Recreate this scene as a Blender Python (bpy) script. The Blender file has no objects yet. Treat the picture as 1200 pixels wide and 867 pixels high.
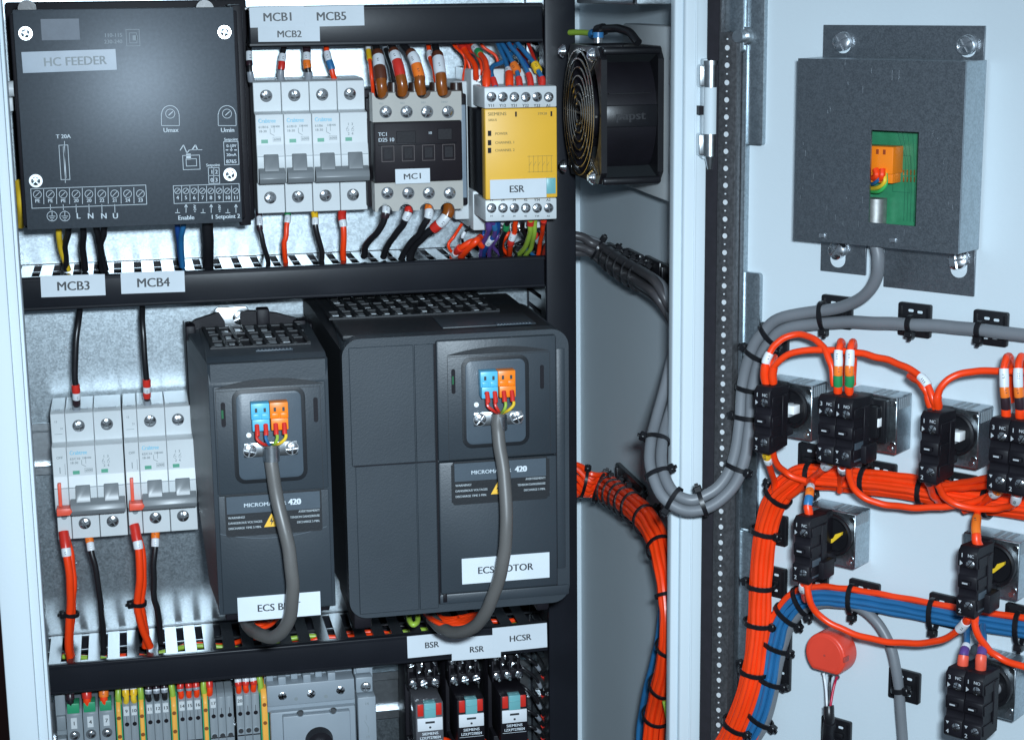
import bpy, bmesh, math, random
from mathutils import Vector, Matrix
random.seed(7)
C = bpy.context.scene.collection
scn = bpy.context.scene
MM = 0.001
# ---------------------------------------------------------------- camera
YAW, PIT, ROLL, FPX = 0.20953084, 0.21063177, -0.01175775, 2100.0
CAM = Vector((0, -1190.0, 1500.0))
_cy, _sy, _cp, _sp = math.cos(YAW), math.sin(YAW), math.cos(PIT), math.sin(PIT)
FW = Vector((_sy*_cp, _cy*_cp, -_sp)); _r = Vector((_cy, -_sy, 0)); _u = _r.cross(FW)
RT = _r*math.cos(ROLL) + _u*math.sin(ROLL); UP = -_r*math.sin(ROLL) + _u*math.cos(ROLL)
cd = bpy.data.cameras.new('camera'); cam = bpy.data.objects.new('camera', cd); C.objects.link(cam)
cd.sensor_width = 36; cd.lens = FPX/1200*36; cd.clip_start = 0.02; cd.clip_end = 50
m = Matrix((RT, UP, -FW)).transposed().to_4x4(); m.translation = CAM*MM
cam.matrix_world = m
scn.camera = cam
# ---------------------------------------------------------------- light
w = bpy.data.worlds.new('World'); scn.world = w; w.use_nodes = True
w.node_tree.nodes['Background'].inputs[0].default_value = (0.46, 0.60, 0.76, 1)
w.node_tree.nodes['Background'].inputs[1].default_value = 0.26
def area(name, loc, target, size, power, col, sy=None):
    l = bpy.data.lights.new(name, 'AREA'); l.energy = power; l.color = col
    l.size = size
    if sy: l.shape = 'RECTANGLE'; l.size_y = sy
    o = bpy.data.objects.new(name, l); C.objects.link(o)
    o.location = Vector(loc)*MM
    o.rotation_euler = (Vector(target)-Vector(loc)).to_track_quat('-Z', 'Y').to_euler()
    return o
fl = area('flash', (45, -1185, 1545), (140, -150, 1125), 0.055, 3.65, (0.73, 0.88, 1.0), 0.035)
fl.data.spread = math.radians(84)
area('overhead_fill', (100, -1100, 2700), (150, -100, 1300), 1.3, 1.6, (0.72, 0.88, 1.0), 0.5)  # soft fill added from above, stands for no visible lamp
scn.view_settings.view_transform = 'Standard'; scn.view_settings.look = 'None'
scn.view_settings.exposure = 0.0; scn.view_settings.gamma = 1.0
# ---------------------------------------------------------------- coordinates (mm)
# cabinet frame: x right, d out of the mounting plate towards the viewer, z up
# door frame: s along the open door, d out of its inner face, z up
DA = 0.92522273
H = Vector((335.0, -225.0, 0)); U = Vector((math.cos(DA), -math.sin(DA), 0)); N = Vector((-math.sin(DA), -math.cos(DA), 0))
def _ray(x, y): return FW*FPX + RT*(x-600) - UP*(y-433)
def cw(x, d, z): return Vector((x, -d, z))
def dw(s, d, z): return H + U*s + N*d + Vector((0, 0, z))
def ca(px, py, d):            # cabinet: (x, z) on the plane d
    v = _ray(px, py); p = CAM + v*((-d-CAM.y)/v.y); return p.x, p.z
def da(px, py, d=0):          # door: (s, z) on the plane d
    v = _ray(px, py); o = CAM-H; p = o + v*((d-o.dot(N))/v.dot(N)); return p.dot(U), p.z
def c(px, py, d): x, z = ca(px, py, d); return cw(x, d, z)
def dr(px, py, d): s, z = da(px, py, d); return dw(s, d, z)
def wl(px, py, X):            # on the plane x = X (side wall)
    v = _ray(px, py); return CAM + v*((X-CAM.x)/v.x)
# ---------------------------------------------------------------- materials
MATS = {}
def mat(name, col, rough=0.5, metal=0.0, var=0.06, vs=40, bump=0.0, bs=300, spec=0.5, kind='noise', coat=0, rv=0.0, trans=0, emis=0):
    if name in MATS: return MATS[name]
    mt = bpy.data.materials.new(name); mt.use_nodes = True
    nt = mt.node_tree; b = nt.nodes['Principled BSDF']
    b.inputs['Roughness'].default_value = rough; b.inputs['Metallic'].default_value = metal
    b.inputs['Specular IOR Level'].default_value = spec
    b.inputs['Coat Weight'].default_value = coat
    if trans: b.inputs['Transmission Weight'].default_value = trans
    if emis: b.inputs['Emission Color'].default_value = (*col, 1); b.inputs['Emission Strength'].default_value = emis
    tc = nt.nodes.new('ShaderNodeNewGeometry')
    if kind == 'spangle':
        n = nt.nodes.new('ShaderNodeTexVoronoi'); n.inputs['Scale'].default_value = vs
        fac = n.outputs['Color']
        sep = nt.nodes.new('ShaderNodeSeparateColor'); nt.links.new(fac, sep.inputs[0]); fac = sep.outputs[0]
        n2 = nt.nodes.new('ShaderNodeTexNoise'); n2.inputs['Scale'].default_value = vs*.25; n2.inputs['Detail'].default_value = 6
        nt.links.new(tc.outputs['Position'], n2.inputs['Vector'])
        mx = nt.nodes.new('ShaderNodeMath'); mx.operation = 'MULTIPLY_ADD'; mx.inputs[1].default_value = .45
        nt.links.new(fac, mx.inputs[0])
        m3 = nt.nodes.new('ShaderNodeMath'); m3.operation = 'MULTIPLY'; m3.inputs[1].default_value = .6
        nt.links.new(n2.outputs[0], m3.inputs[0]); nt.links.new(m3.outputs[0], mx.inputs[2]); fac = mx.outputs[0]
    else:
        n = nt.nodes.new('ShaderNodeTexNoise'); n.inputs['Scale'].default_value = vs; n.inputs['Detail'].default_value = 5
        fac = n.outputs[0]
    nt.links.new(tc.outputs['Position'], n.inputs['Vector'])
    rp = nt.nodes.new('ShaderNodeValToRGB')
    rp.color_ramp.elements[0].position = .3; rp.color_ramp.elements[1].position = .72
    rp.color_ramp.elements[0].color = (*[v*(1-var) for v in col], 1); rp.color_ramp.elements[1].color = (*[min(1, v*(1+var)) for v in col], 1)
    nt.links.new(fac, rp.inputs[0]); nt.links.new(rp.outputs[0], b.inputs['Base Color'])
    if rv:
        mr = nt.nodes.new('ShaderNodeMapRange'); mr.inputs[3].default_value = rough-rv; mr.inputs[4].default_value = rough+rv
        nt.links.new(fac, mr.inputs[0]); nt.links.new(mr.outputs[0], b.inputs['Roughness'])
    if bump:
        n4 = nt.nodes.new('ShaderNodeTexNoise'); n4.inputs['Scale'].default_value = bs; n4.inputs['Detail'].default_value = 3
        nt.links.new(tc.outputs['Position'], n4.inputs['Vector'])
        bp = nt.nodes.new('ShaderNodeBump'); bp.inputs['Strength'].default_value = bump; bp.inputs['Distance'].default_value = .0003
        nt.links.new(n4.outputs[0], bp.inputs['Height']); nt.links.new(bp.outputs[0], b.inputs['Normal'])
    MATS[name] = mt; return mt
GALV = mat('galvanised_steel', (.40, .45, .48), .34, 1, .13, 1000, .10, 420, kind='spangle', rv=.045)
GALVB = mat('galvanised_box_steel', (.29, .315, .34), .42, 1, .11, 1600, .2, 900, kind='spangle', rv=.06)
ZINC = mat('zinc_steel', (.60, .63, .65), .30, 1, .12, 300, .1, 500)
SCREW = mat('screw_steel', (.78, .80, .82), .24, 1, .08, 300)
PAINT = mat('white_powder_coat', (.60, .67, .71), .58, 0, .02, 9, .16, 700, rv=.08, spec=.35)
LGREY = mat('light_grey_plastic', (.60, .63, .64), .40, 0, .03, 60, .05, 600)
MGREY = mat('mid_grey_plastic', (.22, .25, .27), .42, 0, .04, 60, .05, 600)
TOGG = mat('toggle_grey_plastic', (.20, .215, .225), .35, 0, .04, 60)
BEIGE = mat('beige_plastic', (.40, .385, .35), .45, 0, .04, 60, .06, 600)
BLACK = mat('black_plastic', (.009, .009, .011), .32, 0, .2, 60, .1, 500, spec=.4)
BLACKM = mat('matt_black_plastic', (.009, .008, .011), .48, 0, .2, 60, .15, 700, spec=.22)
DUCT = mat('duct_black_plastic', (.011, .012, .016), .34, 0, .15, 30, .06, 300, spec=.2)
DUCTG = mat('duct_wall_plastic', (.03, .032, .036), .2, 0, .15, 30, .05, 300, spec=.65)
DRIVE = mat('drive_grey_plastic', (.032, .041, .050), .45, 0, .10, 14, .25, 900, rv=.09)
DRIVEB = mat('drive_dark_plastic', (.008, .010, .013), .5, 0, .07, 90, .2, 900)
DRIVEP = mat('drive_panel_grey', (.065, .085, .105), .40, 0, .05, 90, .2, 900)
HCPAN = mat('dark_anodised_panel', (.060, .070, .082), .42, .35, .10, 500, .10, 1500, spec=.35)
WLAB = mat('white_label_tape', (.64, .69, .73), .6, 0, .03, 60, spec=.25)
BLAB = mat('label_tape_on_panel', (.22, .27, .33), .35, 0, .12, 60)
INK = mat('black_ink', (.035, .04, .045), .5)
INKG = mat('grey_ink', (.22, .25, .26), .5)
INKW = mat('white_ink', (.50, .56, .60), .5)
INKF = mat('faint_grey_ink', (.20, .235, .26), .5)
INKC = mat('cyan_ink', (.20, .52, .68), .5)
INKY = mat('ochre_ink', (.25, .17, .03), .5)
GRN = mat('green_plastic', (.03, .30, .14), .4)
GRND = mat('indicator_green', (.10, .36, .24), .4)
REDP = mat('red_plastic', (.80, .10, .055), .4)
REDW = mat('red_wire_pvc', (.90, .052, .006), .36, 0, .09, 45, .25, 160, rv=.09)
BLKW = mat('black_wire_pvc', (.012, .012, .014), .32, 0, .1, 45, .2, 160, rv=.08)
BLUW = mat('blue_wire_pvc', (.020, .13, .30), .36, 0, .09, 45, .25, 160, rv=.09)
DBLW = mat('dark_blue_wire_pvc', (.012, .06, .24), .32)
GRYW = mat('grey_cable_pvc', (.165, .175, .19), .44, 0, .08, 28, .2, 220, rv=.08)
CABW = mat('warm_grey_cable_pvc', (.115, .110, .105), .42, 0, .09, 28, .2, 220, rv=.08)
DGYW = mat('dark_grey_cable_pvc', (.055, .052, .056), .38, 0, .05, 40)
YELW = mat('yellow_wire_pvc', (.80, .52, .03), .35)
YGW = mat('green_yellow_wire_pvc', (.30, .45, .05), .35)
SRED = mat('red_marker_sleeve', (.62, .03, .02), .3)
SWHI = mat('white_marker_sleeve', (.70, .73, .76), .35)
SYEL = mat('yellow_marker_sleeve', (.85, .50, .02), .35)
SORA = mat('orange_marker_sleeve', (.88, .19, .02), .35)
SGRN = mat('green_marker_sleeve', (.02, .24, .08), .35)
SBLU = mat('blue_marker_sleeve', (.03, .16, .36), .35)
SBRN = mat('brown_heat_shrink', (.10, .030, .015), .35)
SBLK = mat('black_marker_sleeve', (.03, .015, .02), .3)
SGRY = mat('grey_ferrule_sleeve', (.25, .27, .30), .35)
SPUR = mat('violet_marker_sleeve', (.10, .05, .22), .35)
BOOT = mat('amber_terminal_boot', (.26, .068, .008), .25, coat=.3)
YELR = mat('yellow_relay_front', (.84, .46, .035), .42, 0, .02, 60)
ORAT = mat('orange_terminal_plastic', (.86, .40, .06), .4)
ORAC = mat('orange_connector_plastic', (.90, .22, .01), .35)
BLUC = mat('blue_connector_plastic', (.10, .46, .68), .35)
TEAL = mat('teal_lever_plastic', (.16, .42, .44), .35)
PCB = mat('green_circuit_board', (.035, .21, .10), .28, 0, .12, 200)
COPR = mat('plated_grille_wire', (.55, .50, .44), .22, 1)
GOLD = mat('warm_pad_metal', (.60, .35, .10), .3, 1)
RAILD = mat('dark_perforated_steel', (.085, .085, .09), .5, .5, .35, 500, .2, 500)
FOAM = mat('black_foam_gasket', (.014, .012, .017), .85, 0, .2, 200, .3, 600)
SALM = mat('salmon_red_cap', (.74, .060, .032), .38, 0, .06, 60, .1, 400)
CLEARG = mat('smoky_clear_plastic', (.10, .10, .11), .12, 0, .1, 40)
GLAS = mat('milky_pin_plastic', (.92, .94, .94), .3)
# ---------------------------------------------------------------- mesh builder
def tmpbox(x0, x1, y0, y1, z0, z1, bv, seg):
    t = bmesh.new(); bmesh.ops.create_cube(t, size=1)
    for v in t.verts:
        v.co = Vector((x0+(v.co.x+.5)*(x1-x0), y0+(v.co.y+.5)*(y1-y0), z0+(v.co.z+.5)*(z1-z0)))
    if bv:
        bv = min(bv, .45*min(abs(x1-x0), abs(y1-y0), abs(z1-z0)))
        bmesh.ops.bevel(t, geom=t.edges[:], offset=bv, segments=seg, affect='EDGES', profile=.5)
    return t
class B:
    """one mesh; coordinates (x, d, z) in mm of the cabinet or the door frame"""
    def __init__(s): s.bm = bmesh.new()
    def merge(s, t):
        me = bpy.data.meshes.new('tmp'); t.to_mesh(me); t.free(); s.bm.from_mesh(me); bpy.data.meshes.remove(me); return s
    def box(s, x0, x1, d0, d1, z0, z1, bv=0.0, seg=2):
        return s.merge(tmpbox(min(x0, x1), max(x0, x1), -max(d0, d1), -min(d0, d1), min(z0, z1), max(z0, z1), bv, seg))
    def ext(s, poly, a0, a1, plane='xz', bv=0.0, seg=2):
        t = bmesh.new()
        def P(u, v, a): return Vector((u, -a, v)) if plane == 'xz' else (Vector((a, -u, v)) if plane == 'dz' else Vector((u, -v, a)))
        lo = [t.verts.new(P(u, v, a0)) for u, v in poly]; hi = [t.verts.new(P(u, v, a1)) for u, v in poly]
        n = len(poly)
        t.faces.new(lo); t.faces.new(hi[::-1])
        for i in range(n): t.faces.new((lo[i], hi[i], hi[(i+1) % n], lo[(i+1) % n]))
        bmesh.ops.recalc_face_normals(t, faces=t.faces[:])
        if bv: bmesh.ops.bevel(t, geom=t.edges[:], offset=bv, segments=seg, affect='EDGES', profile=.5)
        return s.merge(t)
    def rrect(s, x0, x1, z0, z1, d0, d1, r, bv=0.0, n=5):
        pts = []
        for cx, cz, a in ((x1-r, z1-r, 0), (x0+r, z1-r, 90), (x0+r, z0+r, 180), (x1-r, z0+r, 270)):
            for i in range(n+1):
                t = math.radians(a+90*i/n); pts.append((cx+r*math.cos(t), cz+r*math.sin(t)))
        return s.ext(pts, d0, d1, 'xz', bv)
    def cyl(s, p, ax, r, h, seg=20, r2=None, bv=0):
        t = bmesh.new(); bmesh.ops.create_cone(t, cap_ends=True, segments=seg, radius1=r, radius2=r if r2 is None else r2, depth=h)
        if bv: bmesh.ops.bevel(t, geom=[e for e in t.edges if e.is_boundary is False and len(e.link_faces) == 2 and any(len(f.verts) > 4 for f in e.link_faces)], offset=bv, segments=2, affect='EDGES')
        A = {'x': Vector((1, 0, 0)), 'd': Vector((0, -1, 0)), 'z': Vector((0, 0, 1))}.get(ax, ax) if isinstance(ax, str) else ax
        q = A.to_track_quat('Z', 'Y').to_matrix().to_4x4()
        o = Vector((p[0], -p[1], p[2])) + A*(h/2); q.translation = o
        bmesh.ops.transform(t, matrix=q, verts=t.verts[:]); return s.merge(t)
    def ball(s, p, r, sc=(1, 1, 1), seg=16):
        t = bmesh.new(); bmesh.ops.create_uvsphere(t, u_segments=seg, v_segments=seg//2, radius=r)
        for v in t.verts: v.co = Vector((p[0]+v.co.x*sc[0], -p[1]+v.co.y*sc[1], p[2]+v.co.z*sc[2]))
        return s.merge(t)
    def line(s, x0, z0, x1, z1, d, w=.35, t=.05):      # a printed line on the plane d
        a = Vector((x1-x0, z1-z0)); L = a.length or 1; n = Vector((-a.y, a.x))/L*w/2
        return s.ext([(x0+n.x, z0+n.y), (x0-n.x, z0-n.y), (x1-n.x, z1-n.y), (x1+n.x, z1+n.y)], d, d+t)
    def rectline(s, x0, x1, z0, z1, d, w=.35):
        h = w/2
        s.line(x0-h, z0, x1+h, z0, d, w); s.line(x0-h, z1, x1+h, z1, d, w)
        s.line(x0, z0+h, x0, z1-h, d, w); s.line(x1, z0+h, x1, z1-h, d, w); return s
    def ring(s, x, z, d, r, w=.3, n=20, a0=0, a1=360, t=.05):
        for i in range(n):
            p, q = math.radians(a0+(a1-a0)*i/n), math.radians(a0+(a1-a0)*(i+1)/n)
            f = lambda rr, th: (x+rr*math.cos(th), z+rr*math.sin(th))
            s.ext([f(r-w/2, p), f(r+w/2, p), f(r+w/2, q), f(r-w/2, q)], d, d+t)
        return s
    def torus(s, p, ax, R, r, n=40, m_=8, sx=1, sz=1):
        A = {'x': Vector((1, 0, 0)), 'd': Vector((0, -1, 0)), 'z': Vector((0, 0, 1))}[ax]
        q = A.to_track_quat('Z', 'Y'); o = Vector((p[0], -p[1], p[2])); t = bmesh.new(); g = []
        for i in range(n):
            a = 2*math.pi*i/n
            g.append([t.verts.new(o + q @ Vector(((R+r*math.cos(b))*math.cos(a), (R+r*math.cos(b))*math.sin(a), r*math.sin(b)))) for b in [2*math.pi*j/m_ for j in range(m_)]])
        for i in range(n):
            for j in range(m_): t.faces.new((g[i][j], g[(i+1) % n][j], g[(i+1) % n][(j+1) % m_], g[i][(j+1) % m_]))
        return s.merge(t)
    def tube(s, pts, r, m_=10, world=False):
        """pts: Vectors (x, y, z) in mesh space; r a number or list"""
        t = bmesh.new(); n = len(pts); rs = r if isinstance(r, (list, tuple)) else [r]*n
        up = None; g = []
        for i in range(n):
            T = (pts[min(i+1, n-1)]-pts[max(i-1, 0)]).normalized()
            if up is None: up = T.orthogonal().normalized()
            up = (up - T*up.dot(T)).normalized(); sd = T.cross(up)
            g.append([t.verts.new(pts[i]+(up*math.cos(a)+sd*math.sin(a))*rs[i]) for a in [2*math.pi*j/m_ for j in range(m_)]])
        for i in range(n-1):
            for j in range(m_): t.faces.new((g[i][j], g[i][(j+1) % m_], g[i+1][(j+1) % m_], g[i+1][j]))
        t.faces.new(g[0][::-1]); t.faces.new(g[-1])
        bmesh.ops.recalc_face_normals(t, faces=t.faces[:]); return s.merge(t)
    def text(s, txt, x, z, d, h, al='C', rot=0, t=.06, sx=1.0, bold=True):
        me = textmesh(txt, al)
        b2 = bmesh.new(); b2.from_mesh(me); k = h/.70
        cr, sr = math.cos(rot), math.sin(rot)
        for v in b2.verts:
            u, w_ = v.co.x*k*sx, v.co.y*k - h/2
            v.co = Vector((x+u*cr-w_*sr, -(d+(t if v.co.z > 0 else 0)), z+u*sr+w_*cr))
        if bold:           # a second pass a hair to the right and proud thickens the strokes
            b3 = b2.copy()
            for v in b3.verts: v.co += Vector((h*.075*cr, -.015, h*.075*sr))
            s.merge(b3)
        return s.merge(b2)
RATES = ['61/B16', '61/B10', '61/B6', '62/C10', '62/C16']; RCOUNT = [0]
_TX = {}
def textmesh(txt, al):
    if (txt, al) in _TX: return _TX[(txt, al)]
    cu = bpy.data.curves.new('t', 'FONT'); cu.body = txt; cu.size = 1; cu.extrude = .01; cu.resolution_u = 3
    cu.align_x = {'C': 'CENTER', 'L': 'LEFT', 'R': 'RIGHT'}[al]
    o = bpy.data.objects.new('t', cu); C.objects.link(o)
    dg = bpy.context.evaluated_depsgraph_get(); me = bpy.data.meshes.new_from_object(o.evaluated_get(dg))
    bpy.data.objects.remove(o); bpy.data.curves.remove(cu); _TX[(txt, al)] = me; return me
# ---------------------------------------------------------------- objects
def _mesh(name, b, material, off):
    me = bpy.data.meshes.new(name)
    for v in b.bm.verts: v.co = (v.co-off)*MM
    b.bm.to_mesh(me); b.bm.free()
    me.materials.append(material)
    me.polygons.foreach_set('use_smooth', [True]*len(me.polygons))
    me.set_sharp_from_angle(angle=math.radians(38)); me.update()
    return me
def meta(o, label=None, cat=None, group=None, kind=None):
    if label: o['label'] = label
    if cat: o['category'] = cat
    if group: o['group'] = group
    if kind: o['kind'] = kind
    return o
def thing(name, label, cat, origin, frame='cab', group=None):
    o = bpy.data.objects.new(name, None); C.objects.link(o); o.empty_display_size = .01
    x, d, z = origin
    o['off'] = [x, -d, z]
    if frame == 'cab': o.location = cw(x, d, z)*MM
    elif frame == 'door': o.location = dw(x, d, z)*MM; o.rotation_euler = (0, 0, -DA)
    return meta(o, label, cat, group)
def part(name, b, material, parent, label=None):
    root = parent
    while root.parent: root = root.parent
    off = Vector(root.get('off', (0, 0, 0)))
    o = bpy.data.objects.new(name, _mesh(name, b, material, off)); C.objects.link(o); o.parent = parent
    return meta(o, label)
def copy_tree(o, parent=None):
    n = o.copy(); C.objects.link(n); n.parent = parent
    for ch in o.children: copy_tree(ch, n)
    return n
ORD = ['first', 'second', 'third', 'fourth', 'fifth', 'sixth', 'seventh', 'eighth', 'ninth', 'tenth', 'eleventh', 'twelfth', 'thirteenth', 'fourteenth', 'fifteenth', 'sixteenth']
def screw(parent, x, d, z, r=2.6, name='screw', rec=True, m_=None, slot=False, rot=None):
    """screw facing the viewer: sloping head sectors standing round a sunk cross (or single slot)"""
    b = B(); rot = random.uniform(0, 1.5) if rot is None else rot
    b.cyl((x, d-.8, z), 'd', r*.98, .6, 18)
    n = 2 if slot else 4; span = 2*math.pi/n; gap = r*.13
    tx, tz = random.uniform(-.28, .28), random.uniform(-.28, .28)     # each screw sits a little askew
    t = bmesh.new()
    for k in range(n):
        a0 = rot+k*span; mid = Vector((math.cos(a0+span/2), math.sin(a0+span/2)))
        o = mid*gap*(1 if slot else 1.41)
        def V(p, h): return t.verts.new(Vector((x+p.x, -(d+h+(p.x*tx+p.y*tz)*.5), z+p.y)))
        arc = [Vector((math.cos(a0+span*i/6), math.sin(a0+span*i/6))) for i in range(7)]
        rim = [o+a*(r*.94) for a in arc]; sh = [o+a*(r*.6) for a in arc]
        top = V(o, r*.16); S1 = [V(p, r*.14) for p in sh]; R1 = [V(p, -.05*r) for p in rim]; B1 = [V(p, -.35*r) for p in rim]; cb = V(o, -.35*r)
        for i in range(6):
            t.faces.new((top, S1[i], S1[i+1])); t.faces.new((S1[i], R1[i], R1[i+1], S1[i+1])); t.faces.new((R1[i], B1[i], B1[i+1], R1[i+1]))
        t.faces.new((top, cb, B1[0], R1[0], S1[0])); t.faces.new((top, S1[6], R1[6], B1[6], cb))
    bmesh.ops.recalc_face_normals(t, faces=t.faces[:])
    b.merge(t)
    return part(name, b, m_ or SCREW, parent)
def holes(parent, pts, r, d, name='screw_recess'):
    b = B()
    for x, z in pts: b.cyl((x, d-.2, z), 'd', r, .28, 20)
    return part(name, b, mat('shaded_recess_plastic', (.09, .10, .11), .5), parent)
def spline(pts, n=8):
    out = []; P = [pts[0]*2-pts[1]] + list(pts) + [pts[-1]*2-pts[-2]]
    for i in range(1, len(P)-2):
        p0, p1, p2, p3 = P[i-1], P[i], P[i+1], P[i+2]
        for k in range(n):
            t = k/n
            out.append(.5*((2*p1)+(p2-p0)*t+(2*p0-5*p1+4*p2-p3)*t*t+(3*p1-p0-3*p2+p3)*t**3))
    out.append(pts[-1].copy()); return out
def resamp(path, t0, t1, n=7):
    L = [0]
    for i in range(1, len(path)): L.append(L[-1]+(path[i]-path[i-1]).length)
    def at(t):
        s_ = t*L[-1]
        for i in range(1, len(path)):
            if L[i] >= s_: 
                f = (s_-L[i-1])/max(1e-9, L[i]-L[i-1]); return path[i-1].lerp(path[i], f)
        return path[-1].copy()
    return [at(t0+(t1-t0)*k/n) for k in range(n+1)], L[-1]
def wire(label, pts, r, material, sleeves=(), cat='wire', name='wire', group=None, smooth=8, seg=10):
    """a wire through world points; sleeves: (start mm, end mm, material[, radius factor]) measured from the first point (negative: from the end)"""
    path = spline(pts, smooth)
    h0 = (len(label)*7+len(pts)*3+int(abs(pts[0].x)*5)) % 97      # small kinks so that no wire is a perfect sweep
    for i in range(1, len(path)-1):
        u = i*.55+h0; k = min(.34, r*.13) if r < 2.3 else .16
        path[i] = path[i]+Vector((math.sin(u*1.3), math.sin(u*.9+2), math.cos(u*1.7+1)))*k*(.6+.4*math.sin(u*.31))
    b = B(); b.tube(path, r, seg)
    off = pts[0]
    o = bpy.data.objects.new(name, _mesh(name, b, material, off)); C.objects.link(o); o.location = off*MM
    meta(o, label, cat, group)
    _, L = resamp(path, 0, 1)
    for sl in sleeves:
        a, e, m_ = sl[:3]; f = sl[3] if len(sl) > 3 else 1.28
        if a < 0: a, e = L+a, L+e
        a = max(0, a/L); e = min(1, e/L)
        q, _ = resamp(path, a, e, 5)
        b = B(); b.tube(q, [r*f*.96]+[r*f]*4+[r*f*.96], seg+2)
        so = bpy.data.objects.new('marker_sleeve', _mesh('marker_sleeve', b, m_, off)); C.objects.link(so); so.parent = o
        if m_ is BOOT: so.name = 'terminal_boot'
        if (m_ is SWHI or m_ is SYEL or m_ is SORA) and (q[-1]-q[0]).length > 3.3 and r > 1.3:
            # printed wire number on the side of the sleeve that was turned outwards
            pm = q[len(q)//2]; T = (q[-1]-q[0]).normalized(); v = (CAM-pm).normalized(); v = (v-T*v.dot(T)).normalized(); sd = T.cross(v)
            v = (v+sd*random.uniform(-.35, .35)).normalized(); sd = T.cross(v)
            b = B(); R0 = r*f*(.99); k_ = min(1.3, (q[-1]-q[0]).length*.22)
            for (u0, w0, lu, lw) in random.choice((((-.9, 0, .22, .9), (0, .4, .22, .5), (0, -.4, .6, .2), (.9, 0, .22, .9)), ((-.7, 0, .2, .9), (-.2, .45, .5, .2), (.6, 0, .22, .9)), ((-.5, 0, .55, .22), (-.5, .5, .22, .5), (.7, 0, .25, .8)))):
                t = tmpbox(-lu*.5*k_, lu*.5*k_, -lw*.5*k_, lw*.5*k_, -.3, .12, 0, 1)
                M = Matrix((T, sd, v)).transposed().to_4x4(); M.translation = pm+v*(R0-abs(w0)*.12)+T*u0*k_+sd*w0*k_*.7
                bmesh.ops.transform(t, matrix=M, verts=t.verts[:]); b.merge(t)
            mo = bpy.data.objects.new('sleeve_print', _mesh('sleeve_print', b, INK, off)); C.objects.link(mo); mo.parent = so
    return o
def frame_at(path, t, nrm):
    q, L = resamp(path, max(0, t-.01), min(1, t+.01), 2)
    T = (q[2]-q[0]).normalized(); n = (nrm-T*nrm.dot(T)).normalized(); s_ = T.cross(n)
    return q[1], T, n, s_
def tie(label, p, T, n, s_, a, b_, group, head=0.0, mt=None, w_=2.6, tail=7):
    """cable tie: a strap round an oval bundle (half widths a along s_, b_ along n) with head and cut tail"""
    o = bpy.data.objects.new('cable_tie', None); C.objects.link(o); o.location = p*MM; o.empty_display_size = .01
    meta(o, label, 'cable tie', group)
    t = bmesh.new(); K = 28; g = []
    for i in range(K):
        an = 2*math.pi*i/K; u = s_*math.cos(an)*a + n*math.sin(an)*b_
        ou = (s_*math.cos(an)/a + n*math.sin(an)/b_).normalized()
        g.append([t.verts.new(u+T*h+ou*e) for h, e in ((-w_/2, -.2), (w_/2, -.2), (w_/2, .9), (-w_/2, .9))])
    for i in range(K):
        for j in range(4): t.faces.new((g[i][j], g[(i+1) % K][j], g[(i+1) % K][(j+1) % 4], g[i][(j+1) % 4]))
    bmesh.ops.recalc_face_normals(t, faces=t.faces[:])
    b = B(); b.merge(t)
    so = bpy.data.objects.new('strap', _mesh('strap', b, mt or BLACK, Vector((0, 0, 0)))); C.objects.link(so); so.parent = o
    hd = s_*math.cos(head)*(a+1.4) + n*math.sin(head)*(b_+1.4)
    ou = (s_*math.cos(head) + n*math.sin(head)).normalized(); tg = T.cross(ou).normalized()
    t = tmpbox(-2.3, 2.3, -2.2, 2.2, -1.7, 2.0, .5, 1)
    M = Matrix((T, tg, ou)).transposed().to_4x4(); M.translation = hd
    bmesh.ops.transform(t, matrix=M, verts=t.verts[:])
    b = B(); b.merge(t)
    t = tmpbox(-1.1, 1.1, -.5, .5, 1.5, tail*.5, .2, 1); bmesh.ops.transform(t, matrix=M, verts=t.verts[:]); b.merge(t)
    ho = bpy.data.objects.new('lock_head', _mesh('lock_head', b, mt or BLACK, Vector((0, 0, 0)))); C.objects.link(ho); ho.parent = o
    return o
# ================================================================ SETTING
def struct(name, b, material):
    o = bpy.data.objects.new(name, _mesh(name, b, material, Vector((0, 0, 0)))); C.objects.link(o); o['kind'] = 'structure'; return o
struct('floor', B().box(-2500, 3000, -2500, 3500, -6, 0), mat('dim_floor', (.05, .035, .03), .8, 0, .2, 3))
struct('background_wall', B().box(-2500, 3000, -1500, -1490, 0, 2800), mat('dim_brown_wall', (.10, .035, .03), .8, 0, .5, 4))
# ================================================================ CABINET
cab = thing('control_cabinet', 'open pale grey steel control cabinet holding the galvanised mounting plate', 'control cabinet', (120, 0, 0))
ZB, ZT = 880, 1600
b = B(); b.box(-79, 284.5, -2, 0, ZB, ZT); part('mounting_plate', b, GALV, cab)
b = B(); b.box(-82, -80, -102, 204, ZB, ZT); part('side_wall', b, PAINT, cab)
b = B(); b.box(328, 330, -102, 204, ZB, ZT); part('side_wall', b, PAINT, cab)
b = B(); b.box(-82, 330, -104, -102, ZB, ZT); part('back_wall', b, PAINT, cab)
b = B()
b.box(-82.5, -66.5, 203, 211, ZB, ZT, 1.2); b.box(-66.8, -61.5, 196, 207.5, ZB, ZT, .8)
b.box(-61.8, -59.8, 188, 203, ZB, ZT, .6)
part('door_frame', b, PAINT, cab, 'pale grey folded front frame left of the mounting plate')
b = B()
b.box(309.5, 324.3, 203, 211.5, ZB, ZT, 1.6, 3); b.box(304.5, 309.8, 200, 208.3, ZB, ZT, 1.2, 3)
b.box(315.6, 317.0, 204, 212.1, ZB, ZT, .5)
b.box(324.0, 328.5, 190, 206, ZB, ZT, .6)
part('door_frame', b, PAINT, cab, 'pale grey folded front frame beside the open door')
b = B()
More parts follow.
